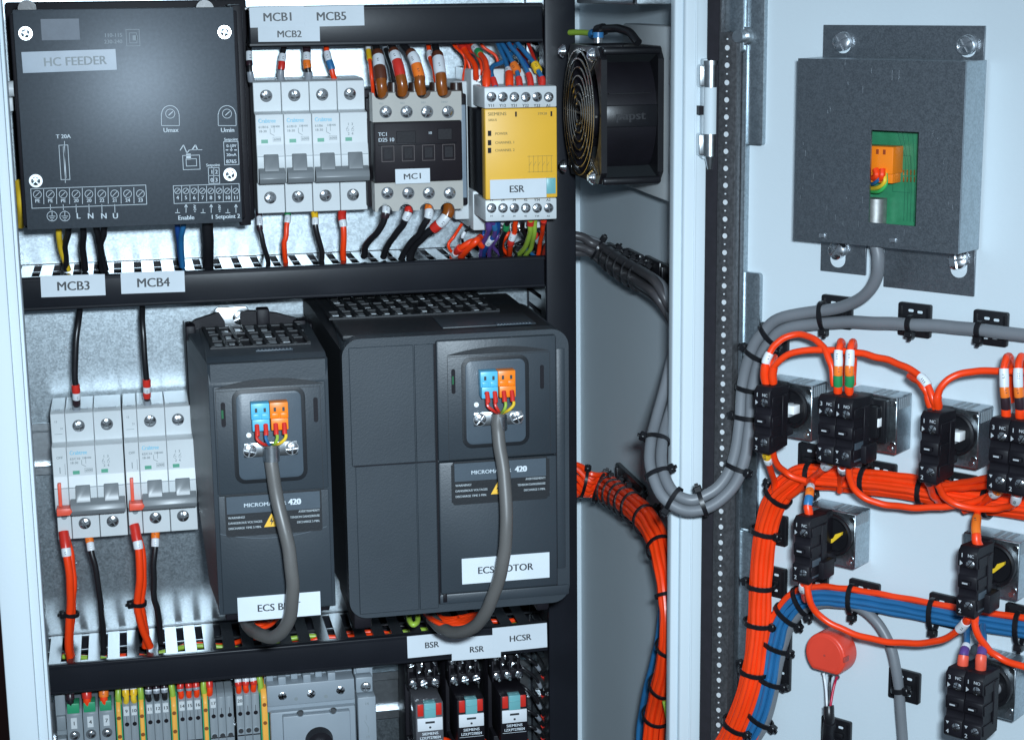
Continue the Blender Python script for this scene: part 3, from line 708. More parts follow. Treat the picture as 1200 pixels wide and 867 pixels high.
for k in range(4):
    a = math.pi/4+k*math.pi/2
    b.tube([Vector((gx+1.1, -(cdp+6*math.cos(a)), cz+6*math.sin(a))), Vector((gx+1.1, -(cdp+38*math.cos(a)), cz+38*math.sin(a))), Vector((gx+2.6, -(cdp+49*math.cos(a)), cz+49*math.sin(a)))], .65, 8)
b.tube([Vector((gx+1.1, -(cdp-38), cz)), Vector((gx+1.1, -(cdp+38), cz))], .75, 8)
part('guard_spoke', b, COPR, g_)
for dd in (FD0+4.5, FD1-4.5):
    for zz in (FZ0+4.5, FZ1-4.5):
        b = B(); b.cyl((gx-2.6, dd, zz), 'x', 3.6, 2.2, 20, bv=.6); b.cyl((gx-3.6, dd, zz), 'x', 2.0, 1.6, 16); b.cyl((gx-1.0, dd, zz), 'x', 4.3, 1.0, 20); part('guard_screw', b, SCREW, fan)
fb = thing('filter_unit', 'pale plastic filter frame fixed to the side wall behind the fan', 'filter frame', (320, 118, 1372))
b = B(); b.box(315.5, 328, 60, 168, 1372.5, 1476, 1.5); part('frame', b, LGREY, fb)
b = B()
for zc_ in (1398, 1450): b.box(314.6, 319, 164, 169.2, zc_-8, zc_+8, .5)
part('snap_catch', b, LGREY, fb)
for py in (95, 138.5):
    p = wl(787, py, 319); b = B(); b.cyl((317.5, 169, p.z), 'd', 2.0, 3, 14); b.cyl((317.5, 171.5, p.z), 'd', 4.2, 1.6, 20, r2=3.0, bv=0); part('screw', b, SCREW, fb)
wire('green and yellow earth wire leading behind the cooling fan', [c(668, 38, 60), c(684, 38, 75), c(702, 41, 95)], 1.9, YGW, [(-9, -4, SBLU, 1.8)])
b_pts = [c(700, 36, 100), c(718, 33, 115), c(736, 37, 130), c(748, 50, 140)]
wire('black sheathed fan cable arching over the top of the fan', b_pts, 2.6, BLKW, [(0, 7, BLACK, 1.5)], cat='cable', name='fan_cable')
es_ = thing('earth_stud', 'bright screw with blue ring on top of the fan corner', 'screw', (283, 130, 1464))
p = c(701, 40, 128); b = B(); b.cyl((p.x, -p.y, p.z-5), 'z', 2.6, 3, 16); part('screw', b, SCREW, es_); b = B(); b.cyl((p.x, -p.y, p.z-2), 'z', 3.3, 3.2, 18); part('ring_terminal', b, SBLU, es_)
# ================================================================ DRIVES
def keypad(t, cx0, cx1, cy0, cy1, d, P, cable):
    """recessed connector window: P(px,py) gives (x, z) on plane d"""
    x0, z1 = P(cx0, cy0); x1, z0 = P(cx1, cy1)
    w_ = x1-x0
    b = B(); b.rrect(x0-2.4, x1+2.4, z0-2.4, z1+2.4, d-.8, d+.3, 6, .2); part('window_rim', b, DRIVEB, t)
    b = B(); b.rrect(x0, x1, z0, z1, d-.5, d+.75, 4, .25); pl = part('connector_plate', b, DRIVEP, t)
    return x0, x1, z0, z1, pl
def conn(t, P, ox, oy, d, wires, clampx, clampy, cl_dx):
    """blue and orange plug with its red ferruled cores and the cable clamp"""
    x, z = P(ox, oy); k = 1.0
    for nm, xa, mt in (('blue', 0, BLUC), ('orange', 10.8, ORAC)):
        b = B(); b.box(x+xa, x+xa+10.6, d, d+8, z-9.5, z, .4); b.box(x+xa+.3, x+xa+10.3, d, d+10, z-16, z-9.0, .5)
        for q in (2.9, 7.9): b.box(x+xa+q-2.0, x+xa+q+2.0, d+8, d+8.8, z-9, z-6.2, .3)
        pg = part('plug', b, mt, t, nm+' half of the plug in the drive window')
        b = B()
        for q in (2.9, 7.9): b.box(x+xa+q-.7, x+xa+q+.7, d+8, d+8.15, z-5.2, z-2.8); b.cyl((x+xa+q, d+10, z-12.6), 'd', 1.2, .15, 10)
        part('plug_hole', b, INK, pg)
    for i, (q, mt) in enumerate(wires):
        cx_, cz_ = P(clampx, clampy)
        x_e = x+q
        pts = [Vector((x_e, -(d+11), z-15.5)), Vector((x_e+(-.4 if i < 2 else .4), -(d+13.5), z-19.5)), Vector((x_e*.6+cx_*.4, -(d+13), z-23)), Vector((cx_+(i-1.5)*.8, -(d+7), cz_+3.5))]
        sp = spline(pts, 6)
        b = B(); b.tube(sp, .95, 8); wo = part('core_wire', b, mt, t)
        b = B(); b.tube([Vector((x_e, -(d+9.6), z-12.2)), Vector((x_e, -(d+11.6), z-15)), Vector((x_e-.1, -(d+12.8), z-18))], 1.45, 10); part('ferrule', b, SRED, wo)
    cx_, cz_ = P(clampx, clampy)
    b = B(); b.box(cx_-cl_dx-3.5, cx_+cl_dx+3.5, d, d+1.2, cz_-5.2, cz_+3.4, .8)
    pts = []
    b.cyl((cx_, d+4.6, cz_-6.8), 'z', 4.9, 8.5, 22)
    part('cable_clamp', b, ZINC, t)
    for sg in (-1, 1):
        x_ = cx_+sg*cl_dx
        b = B(); b.cyl((x_, d+1.2, cz_-.8), 'd', 4.1, .9, 20); ws = part('clamp_washer', b, ZINC, t); screw(ws, x_, d+2.6, cz_-.8, 3.3, 'clamp_screw')
    xx, zz = P(clampx-24, clampy-32) if False else (x-1.5, cz_+8.5)
    part('clear_pin', B().cyl((xx, d+.7, zz), 'd', 1.5, 1.2, 12), GLAS, t)
def warning(t, P, x0, y0, x1, y1, d, tag='A'):
    """name plate 420 with the warning texts and yellow triangle"""
    a = P(x0, y0); e = P(x1, y1); xa, za = a; xe, ze = e
    W = xe-xa; Hh = za-ze
    b = B(); b.rrect(xa-1, xe+1, ze-2, za+1.2, d, d+.15, 1.5); part('name_plate', b, DRIVEB, t)
    pl = part('name_band', B().box(xa, xe, d+.1, d+.3, za-Hh*.47, za, .05, 1), DRIVEP, t)
    b = B(); b.text('MICROMASTER', xa+W*.18, za-Hh*.25, d+.33, 2.3, 'L', sx=1.12); part('lettering', b, INKW, pl)
    b = B(); b.text('420', xa+W*.655, za-Hh*.24, d+.34, 3.6, 'L', sx=.95); b.text('420', xa+W*.661, za-Hh*.24, d+.345, 3.6, 'L', sx=.95); part('lettering', b, WLAB, pl)
    b = B()
    for i, (s_, ) in enumerate((('WARNING!',), ('DANGEROUS VOLTAGES',), ('DISCHARGE TIME 5 MIN.',))): b.text(s_, xa+.5, za-Hh*(.57+.145*i), d+.2, 1.35, 'L', sx=.92 if i else 1)
    for i, s_ in enumerate(('AVERTISSEMENT!', 'TENSION DANGEREUSE', 'DECHARGE 5 MIN.')): b.text(s_, xe-.5, za-Hh*(.52+.145*i), d+.2, 1.35, 'R', sx=.85)
    part('warning_text', b, mat('dim_white_ink', (.38, .42, .44), .5), t)
    cx_ = (xa+xe)/2-1.5; zz = za-Hh*.56
    tr = part('warning_triangle', B().ext([(cx_-4.6, zz-7.2), (cx_+4.6, zz-7.2), (cx_, zz+.9)], d+.15, d+.3), mat('warning_yellow', (.90, .52, .06), .4), t)
    part('bolt_symbol', B().ext([(cx_+.5, zz-1), (cx_-1.2, zz-4.2), (cx_-.1, zz-4.0), (cx_-.6, zz-6.6), (cx_+1.3, zz-3.2), (cx_+.2, zz-3.5)], d+.32, d+.38), INK, tr)
def ventgrid(t, x0, x1, d0, d1, z, nx, rows):
    """slanting vent bars on the top with pale fins and terminals showing in the openings"""
    w_ = (x1-x0)/nx; sl = 3.0
    part('vent_opening', B().box(x0-2, x1+1, d0-1, d1+1, z+.02, z+.12), BLACKM, t)
    b = B()
    for i in range(nx+1):
        x = x0+i*w_; b.ext([(x-1.0-sl, d0), (x+1.0-sl, d0), (x+1.0, d1), (x-1.0, d1)], z+.1, z+2.0, 'xd')
    for k in range(rows+1):
        dd = d0+(d1-d0)*k/rows; b.box(x0-2, x1+1.2, dd-.9, dd+.9, z+.1, z+1.5, .2, 1)
    part('vent_grille', b, DRIVEB, t)
    b = B(); random.seed(int(x0*7)+nx)
    for i in range(nx):
        for k in range(rows):
            if random.random() < .82:
                u = (k+.5)/rows; x = x0+(i+.5)*w_-sl*(1-u); dd = d0+(d1-d0)*(k+random.uniform(.35, .6))/rows; h = (d1-d0)/rows*random.uniform(.10, .24); q = w_*random.uniform(.2, .3)
                b.box(x-q, x+q, dd-h, dd+h, z+.12, z+random.uniform(.3, .7), .1, 1)
    part('heat_sink_fin', b, mat('dull_fin_metal', (.42, .45, .47), .45, .7, .35, 400), t)
DF = 163.0   # front plane of the smaller drive
dv = thing('motor_drive', 'smaller dark grey motor drive labelled ECS BELT with grey cable', 'motor drive', (74, 0, 1120))
PB = lambda px, py: ca(px, py, DF)
xl, zt = PB(243, 430); xr, _ = PB(384, 425); _, zbt = PB(255, 722); 
ztop = 1290.5; zt = ztop
print('boost', xl, xr, zt, zbt)
b = B()
prof = [(50, ztop-3), (52, ztop), (150, ztop), (DF-2, ztop-3), (DF, ztop-14), (DF, zbt+1), (DF-3, zbt), (112, zbt+2), (70, zbt+42), (60, zbt+80), (52, zbt+86), (50, zbt+120)]
b.ext([(30.5, 58), (32.5, 50), (xr+1, 50), (xr+1, 60), (xr, DF-1.5), (xr-1.5, DF-.2), (xl+1.5, DF-.2), (xl, DF-1.5)], ztop-2, ztop-14, 'xd')
b.ext([(d_, z_) for d_, z_ in prof], xl+.01, xr-.01, 'dz', .5, 2)
body = part('body', b, DRIVE, dv)
b = B()     # flared left flank
t = bmesh.new()
fl = [(52, ztop-1), (120, ztop-1), (DF-2, ztop-4), (DF-2, zbt+4), (118, zbt+6), (76, zbt+44), (62, zbt+84), (52, zbt+92)]
V0 = [t.verts.new(Vector((xl-8.2*(DF-2-d_)/(DF-52), -d_, z_))) for d_, z_ in fl]; V1 = [t.verts.new(Vector((xl+3, -d_, z_))) for d_, z_ in fl]
t.faces.new(V0); t.faces.new(V1[::-1])
for i in range(len(fl)): t.faces.new((V0[i], V1[i], V1[(i+1) % len(fl)], V0[(i+1) % len(fl)]))
bmesh.ops.recalc_face_normals(t, faces=t.faces[:]); b.merge(t)
for i in range(9): b.box(xl-5, xl+.5, 66+i*10, 71+i*10, zbt+60+(-i*6 if i < 4 else -24), zbt+110, .6) if False else None
part('side_panel', b, DRIVE, dv)
b = B(); b.box(34, xr+1, 8, 50, zbt+30, ztop-6); b.box(30, xr+3, 10, 49, zbt+85, ztop-2, 1); part('heat_sink', b, BLACKM, dv)
b = B()       # mounting tab, feet and top lugs
for px in (300,): x, z = ca(px, 366, 44); 
b.rrect(49, 71, ztop-4, ztop+11, 44, 47, 3, .3); part('mounting_tab', b, ZINC, dv)
x, z = ca(281, 371, 47); screw(dv, x, 48.5, z, 4.2)
b = B(); b.ext([(33, ztop-5), (33, ztop+2), (36, ztop+5), (50, ztop+9), (52, ztop+9), (55, ztop+3), (55, ztop-5)], 50, 55); b.ext([(65, ztop-5), (65, ztop+8), (70, ztop+9.5), (88, ztop+7), (100, ztop+3), (102, ztop-5)], 50, 55); b.box(29.8, 36, 48, 66, ztop-6, ztop+3.5, 1); b.box(98, 106, 48, 60, ztop-6, ztop+2.5, 1); b.box(75, 83, 50, 60, ztop-3, ztop+11, 1)
part('top_lug', b, BLACKM, dv)
ventgrid(dv, 44, 101, 62, 128, ztop, 7, 3)
b = B(); b.box(68, 90, 137, 142, ztop, ztop+.8, .3)
for i in range(10): b.box(69+i*2.1, 70.2+i*2.1, 136.5, 142.5, ztop+.6, ztop+1.3, .2)
part('grip_rib', b, DRIVEP, dv)
b = B(); f = DF   # raised front covers
z_split = PB(300, 577)[1]
b.box(xl+2.5, xr-2, f-1, f+1.0, z_split+.4, ztop-15, .8); b.box(xl+2.5, xr-2, f-1, f+1.0, zbt+1.5, z_split-.4, .8)
part('front_cover', b, DRIVE, dv)
b = B(); n = 24; pts = []
zc0, _ = 0, 0
xa, za = PB(252, 455); xb_, _ = PB(378, 446)
for i in range(n+1):
    u = i/n; pts.append((xa+(xb_-xa)*u, za+ (4.6*(1-(2*u-1)**2))))
pts += [(xb_-(xb_-xa)*i/n, za-.3) for i in range(n+1)]
b.ext(pts[:-1] if pts[0] == pts[-1] else pts, f+.6, f+1.15); part('crescent_recess', b, DRIVEB, dv)
fpz = f+1.0
PB1 = lambda px, py: ca(px, py, fpz)
b = B(); a = PB1(252, 457); e = PB1(379, 572); b.rectline(a[0], e[0], e[1], a[1]-1, fpz, .3); part('cover_seam', b, DRIVEB, dv)
keypad(dv, 276, 356, 461, 557, fpz, PB1, None)
conn(dv, PB1, 292.5, 469, fpz+1, [(2.9, SRED), (7.9, BLUW), (13.7, YGW), (18.6, YELW)], 317, 523, 12.2)
b = B()
for px, y0, y1 in ((261, 471, 500), (369.5, 465, 494)):
    a = PB1(px, y0); e = PB1(px, y1); b.rrect(a[0]-1.3, a[0]+1.3, e[1], a[1], fpz-.2, fpz+.1, 1.2)
part('vent_slot', b, BLACKM, dv)
b = B(); a = PB1(261, 488); b.box(a[0]-.7, a[0]+.5, fpz, fpz+.2, a[1]-1, a[1]+4); part('status_light', b, mat('dull_green_glass', (.02, .12, .05), .3), dv)
warning(dv, PB1, 265, 582, 376, 617, fpz)
b = B(); a = PB1(258, 628); e = PB1(383, 615); n = 20
for i in range(n):
    f_ = lambda u: (a[0]+(e[0]-a[0])*u, a[1]+1.5-4.5*(1-(2*u-1)**2))
    p, q = f_(i/n), f_((i+1)/n); b.line(p[0], p[1], q[0], q[1], fpz, .35)
part('arc_seam', b, mat('seam_edge_grey', (.10, .12, .14), .4), dv)  # arc line drawn paler than the cover plastic
x0, z1 = PB1(278, 700); x1, z0 = PB1(376, 718)
l = part('label', B().box(x0, x1, fpz, fpz+.3, z0-.8, z1+.2, .1, 1), WLAB, dv); part('lettering', B().text('ECS BELT', (x0+x1)/2-.5, (z0+z1)/2-.3, fpz+.35, 4.4, sx=1.0), INK, l)
# larger drive
DG = 152.0
dg = thing('motor_drive', 'larger wide dark grey motor drive labelled ECS MOTOR beside the vertical duct', 'motor drive', (188, 0, 1110))
PG = lambda px, py: ca(px, py, DG)
gl, gt = PG(400, 398); gr, _ = PG(667, 560); _, gb = PG(520, 716)
gt = 1297.0
print('big', gl, gr, gt, gb)
b = B(); b.rrect(gl, gr, gb, gt, 60, DG, 11, 0, 8)
part('body', b, DRIVE, dg)
b = B()     # left flank and top, flaring back
t = bmesh.new()
fr_ = [(gl+.3, gb+10), (gl+.3, gt-10)]; 
q1 = [(DG-3, gb+11), (DG-3, gt-8), (40, gt+1.5), (14, gt+1.5), (14, gb+50), (70, gb+14)]
V0 = [t.verts.new(Vector((gl+.6-9.5*(DG-3-d_)/(DG-14), -d_, z_))) for d_, z_ in q1]; V1 = [t.verts.new(Vector((gl+8, -d_, z_))) for d_, z_ in q1]
t.faces.new(V0); t.faces.new(V1[::-1])
for i in range(len(q1)): t.faces.new((V0[i], V1[i], V1[(i+1) % len(q1)], V0[(i+1) % len(q1)]))
bmesh.ops.recalc_face_normals(t, faces=t.faces[:]); b.merge(t)
part('side_panel', b, DRIVEB, dg)
b = B(); b.box(gl-3, gr-8, 12, 62, gb+20, gt-.5, 2); b.box(gl+2, gr-8, 60, DG-12, gt-3, gt+.2, 1); part('top_deck', b, DRIVEB, dg)
ventgrid(dg, gl+2, gr-30, 12, 86, gt, 13, 3)
b = B(); b.box(gl+64, gr-16, 96, 134, gt, gt+1.0, .5); part('top_plate', b, DRIVE, dg)
b = B(); b.box(gl+97, gl+119, 131, 137, gt+.8, gt+1.5, .3)
for i in range(11): b.box(gl+97.5+i*1.95, gl+98.7+i*1.95, 130.5, 137.5, gt+1.2, gt+2.0, .2)
part('grip_rib', b, DRIVEP, dg)
x512 = PG(513, 600)[0]; x487 = PG(489, 600)[0]; x652 = PG(651, 560)[0]; zs = PG(580, 535)[1]
b = B(); b.box(gl+6, x487-.3, DG-1, DG+1.0, gb+3, zs-.3, .35, 1); b.box(gl+4, x487-.3, DG-1, DG+1.0, zs+.3, gt-5, .35, 1)
b.box(x487+.3, x512-.8, DG-1, DG+1.0, gb+3, zs-.3, .3, 1); b.box(x487+.3, x512-.8, DG-1, DG+1.0, zs+.3, gt-5, .3, 1)
part('wide_cover', b, DRIVE, dg)
b = B(); za = PG(585, 688)[1]
b.box(x512+.5, x652, DG-1, DG+4.0, zs+.35, gt-3, 1.2); b.box(x512+.5, x652, DG-1, DG+4.0, za, zs-.35, 1.2)
part('front_cover', b, DRIVE, dg)
b = B(); b.box(x652+.6, gr-2.5, DG-2, DG+.8, gb+22, gt-12, 1.0); b.box(x512, x652+8, DG-.5, DG+1.5, za-7.5, za-1, 1); part('edge_cover', b, DRIVE, dg)
b = B(); b.box(x512-.5, x512+.6, DG, DG+1.2, za-7, gt-5); b.box(x652, x652+.6, DG, DG+1.1, za-7, gt-5); b.box(x512+2, x512+4.5, DG+1, DG+2, za-6, za-.4, .4)
for zz in (zs,): b.box(gl+5, x512, DG+.2, DG+.6, zz-.3, zz+.3)
part('cover_gap', b, BLACKM, dg)
f = DG+4.0; P4 = lambda px, py: ca(px, py, f)
b = B(); xa, za_ = P4(524, 416); xb_, _ = P4(643, 408); n = 24; pts = []
for i in range(n+1): u = i/n; pts.append((xa+(xb_-xa)*u, za_+4.0*(1-(2*u-1)**2)))
pts += [(xb_-(xb_-xa)*i/n, za_-.3) for i in range(n+1)]
b.ext(pts, f-.2, f+.1); part('crescent_recess', b, DRIVEB, dg)
b = B(); a = P4(524, 417); e = P4(645, 530); b.rectline(a[0], e[0], e[1], a[1]-.6, f, .3); part('cover_seam', b, DRIVEB, dg)
keypad(dg, 545, 616, 423, 516, f, P4, None)
conn(dg, P4, 559.5, 432, f+1, [(3.5, SRED), (8.2, SRED), (13.7, YGW), (18.6, YELW)], 583, 487, 11.5)
b = B()
for px, y0, y1 in ((531, 432, 461), (635, 427, 455)):
    a = P4(px, y0); e = P4(px, y1); b.rrect(a[0]-1.2, a[0]+1.2, e[1], a[1], f-.2, f+.1, 1.1)
part('vent_slot', b, BLACKM, dg)
b = B(); a = P4(531, 448); b.box(a[0]-.6, a[0]+.4, f, f+.2, a[1]-1, a[1]+4); part('status_light', b, MATS['dull_green_glass'], dg)
warning(dg, P4, 532, 543, 640, 580, f)
b = B(); a = P4(526, 585); e = P4(645, 576); n = 20
for i in range(n):
    f_ = lambda u: (a[0]+(e[0]-a[0])*u, a[1]+.5-4.2*(1-(2*u-1)**2))
    p, q = f_(i/n), f_((i+1)/n); b.line(p[0], p[1], q[0], q[1], f, .35)
part('arc_seam', b, MATS['seam_edge_grey'], dg)
b = B()
for xx in (P4(530.5, 550)[0], P4(642, 550)[0]): b.box(xx-1, xx+1, f, f+.3, P4(580, 585)[1], P4(580, 541)[1])
part('plate_groove', b, DRIVEB, dg)
x0, z1 = P4(541, 654); x1, z0 = P4(644, 677.5)
l = part('label', B().box(x0, x1, f, f+.3, z0+1, z1, .1, 1), WLAB, dg); part('lettering', B().text('ECS MOTOR', (x0+x1)/2-.5, (z0+z1)/2+.5, f+.35, 4.4, sx=1.0), INK, l)
b = B(); b.box(gl+3, gl+14, 70, DG-6, gb-9, gb+4, 1.5); b.box(gr-20, gr-12, 70, DG-6, gb-7, gb+6, 1.5); b.box(gl+16, gr-22, 60, 110, gb-1, gb+20); part('foot', b, BLACKM, dg)
b = B(); b.box(xl+4, xl+12, 90, DF-6, zbt-5, zbt+4, 1); b.box(xl+8, xr-8, 70, 130, zbt, zbt+20); b.box(xr-9, xr-3, 90, DF-6, zbt-4, zbt+6, 1); part('foot', b, BLACKM, dv)
for i in range(4):
    wire('red wire looping under the smaller drive, %s from the front' % ORD[i], [c(284+i*2, 720, 92), c(293+i*2, 730-i, 118-i*8), c(306+i*1.5, 735-i*2, 122-i*8), c(320-i, 729-i, 112-i*7), c(328, 718, 92)], 1.4, REDW, group='red wires under the smaller drive')
for i in range(7):
    wire('red wire looping under the larger drive, %s from the front' % ORD[i], [c(498+i*2, 718, 80), c(508+i*2, 727-i*.6, 112-i*5), c(528+i, 733-i*1.6, 122-i*6), c(550-i*2, 730-i*1.3, 118-i*6), c(566-i, 718, 86)], 1.4, REDW, group='red wires under the larger drive')
wire('green and yellow wire dipping under the larger drive', [c(478, 716, 90), c(482, 730, 108), c(489, 728, 106), c(489, 714, 90)], 1.8, YGW)
wire('grey cable hanging from the window of the smaller drive', [c(318, 520, DF+6), c(318.5, 545, DF+8), c(326, 590, DF+18), c(338, 640, DF+24), c(343, 690, DF+22), c(338, 727, DF+14), c(322, 745, DF+2), c(304, 742, DF-14), c(292, 734, DF-34), c(286, 722, DF-60)], 4.0, CABW, cat='cable', name='cable', seg=16, smooth=10)
wire('grey cable hanging from the window of the larger drive', [c(583.5, 484, DG+10), c(584, 510, DG+12), c(591, 560, DG+20), c(593.5, 615, DG+26), c(589, 660, DG+24), c(577, 700, DG+16), c(560, 730, DG+4), c(538, 740, DG-14), c(519, 736, DG-34), c(506, 724, DG-60)], 4.0, CABW, cat='cable', name='cable', seg=16, smooth=10)
# ================================================================ BOTTOM ROW
TZ = 1052.0
def tb_x(px): return ca(px, 815, 46)[0]
def terminal(label, px0, px1, kind, num='', boot=None, n=1, group='grey rail terminals'):
    x0, x1 = tb_x(px0), tb_x(px1)
    t = thing('rail_terminal', label, 'terminal', ((x0+x1)/2, 0, 972), group=group)
    if kind == 'earth':
        b = B(); b.ext([(8, 972), (50, 972), (50, 1036), (46, 1041), (30, 1042), (8, 1042)], x0+.9, x1-.9, 'dz', .3, 1); part('body', b, ORAT, t)
        b = B(); b.ext([(8, 972), (47, 972), (47, 1036), (40, 1042), (8, 1043)], x0+.1, x0+.95, 'dz'); b.ext([(8, 972), (47, 972), (47, 1036), (40, 1042), (8, 1043)], x1-.95, x1-.1, 'dz'); part('side_plate', b, GRN, t)
        b = B()
        for zz in (1031, 1018, 1003): b.cyl(((x0+x1)/2, 49.9, zz), 'd', 1.35, .25, 14)
        part('screw_hole', b, mat('dark_orange_recess', (.25, .07, .01), .5), t)
        return t
    if kind == 'fuse':
        b = B(); b.ext([(8, 972), (47, 972), (47, 1035), (44, 1038), (36, 1040), (8, 1041)], x0+.1, x1-.1, 'dz', .3, 1); part('body', b, MGREY, t)
        b = B(); b.box(x0+.8, x1-1.6, 36, 46.5, 1035.6, 1042.5, .5); part('green_cap', b, GRN, t)
        cx_ = (x0+x1)/2-.4
        part('number_tag', B().box(cx_-1.9, cx_+1.9, 47, 47.5, 1025.5, 1033), LGREY, t)
        part('lettering', B().text(num, cx_, 1029.3, 47.55, 2.6), INK, t)
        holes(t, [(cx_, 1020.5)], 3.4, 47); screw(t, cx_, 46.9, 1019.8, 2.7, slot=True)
        return t
    b = B(); w_ = (x1-x0)/n
    for i in range(n): b.ext([(8, 972), (46, 972), (46, 1037.5), (43, 1039.5), (38, 1040.5), (8, 1042)], x0+i*w_+.08, x0+(i+1)*w_-.08, 'dz', .25, 1)
    part('body', b, MGREY, t)
    if num:
        for i, s_ in enumerate(num.split()):
            cx_ = x0+(i+.5)*w_; part('number_tag', B().box(cx_-1.75, cx_+1.75, 46, 46.5, 1030.8, 1037.2), LGREY, t); part('lettering', B().text(s_, cx_, 1034.0, 46.55, 2.3), INK, t)
    b = B()
    for i in range(n): b.cyl((x0+(i+.5)*w_, 45.9, 1024.5), 'd', 1.45, .25, 16); b.box(x0+(i+.5)*w_-.15, x0+(i+.5)*w_+.15, 45.9, 46.15, 1026, 1030); b.cyl((x0+(i+.5)*w_, 45.9, 996), 'd', 1.45, .25, 16)
    b.box(x0+.3, x1-.3, 45.9, 46.1, 1008.6, 1009.4)
    part('screw_hole', b, BLACKM, t)
    return t
t = thing('end_bracket', 'grey end bracket clamped left of the first rail terminal', 'end bracket', (tb_x(69), 0, 985))
b = B(); b.box(tb_x(63), tb_x(75.5), 8, 40, 985, 1047, .8); b.box(tb_x(63.5), tb_x(75), 38, 47, 990, 1019, .8); b.box(tb_x(64), tb_x(75), 38, 43, 1023, 1033, .6); part('body', b, MGREY, t)
b = B(); b.box(tb_x(66), tb_x(68), 47, 47.3, 1012, 1017); b.box(tb_x(70), tb_x(73), 47, 47.3, 1012, 1016); part('white_clip', b, SWHI, t)
for i, (p0, p1, nm, col) in enumerate(((76, 95, '1', 'black and white sleeved'), (95.5, 114, '4', 'red sleeved'), (114.5, 133, '7', 'orange sleeved'))):
    terminal('fuse terminal with green cap below the %s wire' % col, p0, p1, 'fuse', nm, group='green capped terminals')
names = ['pair', 'first triple', 'second triple', 'third triple', 'fourth triple']
for i, (p0, p1) in enumerate(((133.8, 142), (161, 169.2), (198.5, 207.5), (236, 244), (304, 314))):
    terminal('orange and green earth terminal, %s of five from the left' % ORD[i], p0, p1, 'earth', group='orange earth terminals')
sets = [((142.5, 160.5), 2, '9 10'), ((169.8, 198), 3, '11 12 13'), ((208, 235.5), 3, '14 15 16'), ((244.5, 273), 3, '17'), ((276, 303.5), 3, '20')]
for k, ((p0, p1), n, nums) in enumerate(sets):
    nn = nums.split()
    for i in range(n):
        a0 = p0+(p1-p0)*i/n; a1 = p0+(p1-p0)*(i+1)/n
        nmr = nn[i] if i < len(nn) else ''
        tt = terminal('slim grey terminal%s, %s in the %s between orange terminals' % (' tagged '+nmr if nmr else ' without a tag', ORD[i], names[k]) if k < 4 else 'slim grey terminal%s, %s in the group left of the grey switch' % (' tagged '+nmr if nmr else ' without a tag', ORD[i]), a0, a1, 'slim', nmr)
        if k >= 3:
            x_ = (tb_x(a0)+tb_x(a1))/2
            part('test_screw', B().cyl((x_, 46, 1010.5+(k-3)*2), 'd', 1.7, .9, 14), SCREW, tt)
def drop(px, py0, py1, mats, lab, d=33, r=1.9, dx=0):
    """short wire from the lowest duct into a terminal, with its sleeves"""
    x = ca(px, 812, 44)[0]; top = cw(x+.6, 28, 1059.5); a = cw(x, 41, 1051); e = cw(x, 44.3, 1042); L = (top-a).length
    wire(lab, [top, a, e, cw(x, 41, 1036)], r, mats[0], [(L+1.2+s0*.75, L+1.2+s1*.75, m_, 1.25) for s0, s1, m_ in mats[1]], group='wires dropping into the rail terminals')
drop(82, 813, 828, (BLKW, [(0, 3, SWHI), (3, 8, SBLK)]), 'black wire with white sleeve entering the first green capped terminal', r=2.3)
drop(101.5, 810, 826, (REDW, [(0, 8, SRED)]), 'red wire entering the second green capped terminal', r=2.6)
drop(121.5, 808, 824, (REDW, [(0, 8, SORA)]), 'orange sleeved wire entering the third green capped terminal', r=2.6)
for i, (px, py) in enumerate(((143-4.5, 812), (165, 808), (202, 803), (239, 800), (305.5, 794))):
    drop(px, py-2, py+12, (YGW, []), 'green and yellow wire entering orange terminal %s from the left' % ORD[i], r=2.0)
for i, px in enumerate((147.5, 156.5)): drop(px, 809, 823, (YELW, [(0, 4, SWHI), (4, 9, SYEL)]), '%s of two yellow sleeved wires right of the first orange terminal' % ('left', 'right')[i], r=1.9)
for i, px in enumerate((174, 183.5, 193)): drop(px, 806-i, 820, (BLKW, [(0, 2.6, SWHI), (2.6, 5.4, SBLK), (5.4, 6.6, SWHI), (6.6, 9, SGRY)]), '%s of three black wires with white sleeves among the terminals' % ('left', 'middle', 'right')[i], r=1.9)
for i, px in enumerate((212, 221.5, 230.5)): drop(px, 803-i, 817, (REDW, [(0, 2.6, SWHI), (2.6, 7, SRED), (7, 9, SGRY)]), '%s of three red wires with white sleeves among the terminals' % ('left', 'middle', 'right')[i], r=1.9)
drop(246, 798, 812, (REDW, [(0, 8, SRED)]), 'red wire entering terminal tagged 17', r=2.0)
for i, px in enumerate((280, 288.5, 297.5)): drop(px, 797-i*1.5, 809, (REDW, [(0, 1.5, SBLK), (1.5, 6, SWHI), (6, 9, SRED)]), 'red wire with white sleeve left of the grey switch, %s of three' % ORD[i], r=1.9)
# main switch
MS = lambda px, py, d=62: ca(px, py, d)
t = thing('main_switch', 'light grey main switch with black round shaft at the bottom', 'switch', (108, 0, 960))
xa, xb_ = MS(313, 820)[0], MS(418, 820)[0]
b = B(); b.box(xa, xb_, 8, 40, 960, 1054, 1); b.box(xa+.5, xb_-.3, 38, 55, 1031, 1046, .8); b.box(xa+2, xb_-.5, 38, 57, 960, 1027.5, 1); b.box(xa+.6, xb_, 38, 52, 1026, 1032, .4)
for i in range(3): x = xa+11+i*16.6; b.box(x-2.6, x+2.6, 38, 54, 1044, 1051, .6)
part('body', b, mat('switch_grey_plastic', (.27, .31, .345), .42, 0, .03, 60, .05, 600), t)
b = B()
for i in range(6): x = xa+1+i*8.2; b.box(x, x+4.6, 38, 47-(i % 2)*4, 1046+(i % 2)*2.5, 1052+(i % 2), .5)
part('terminal_shroud', b, MATS['switch_grey_plastic'], t)
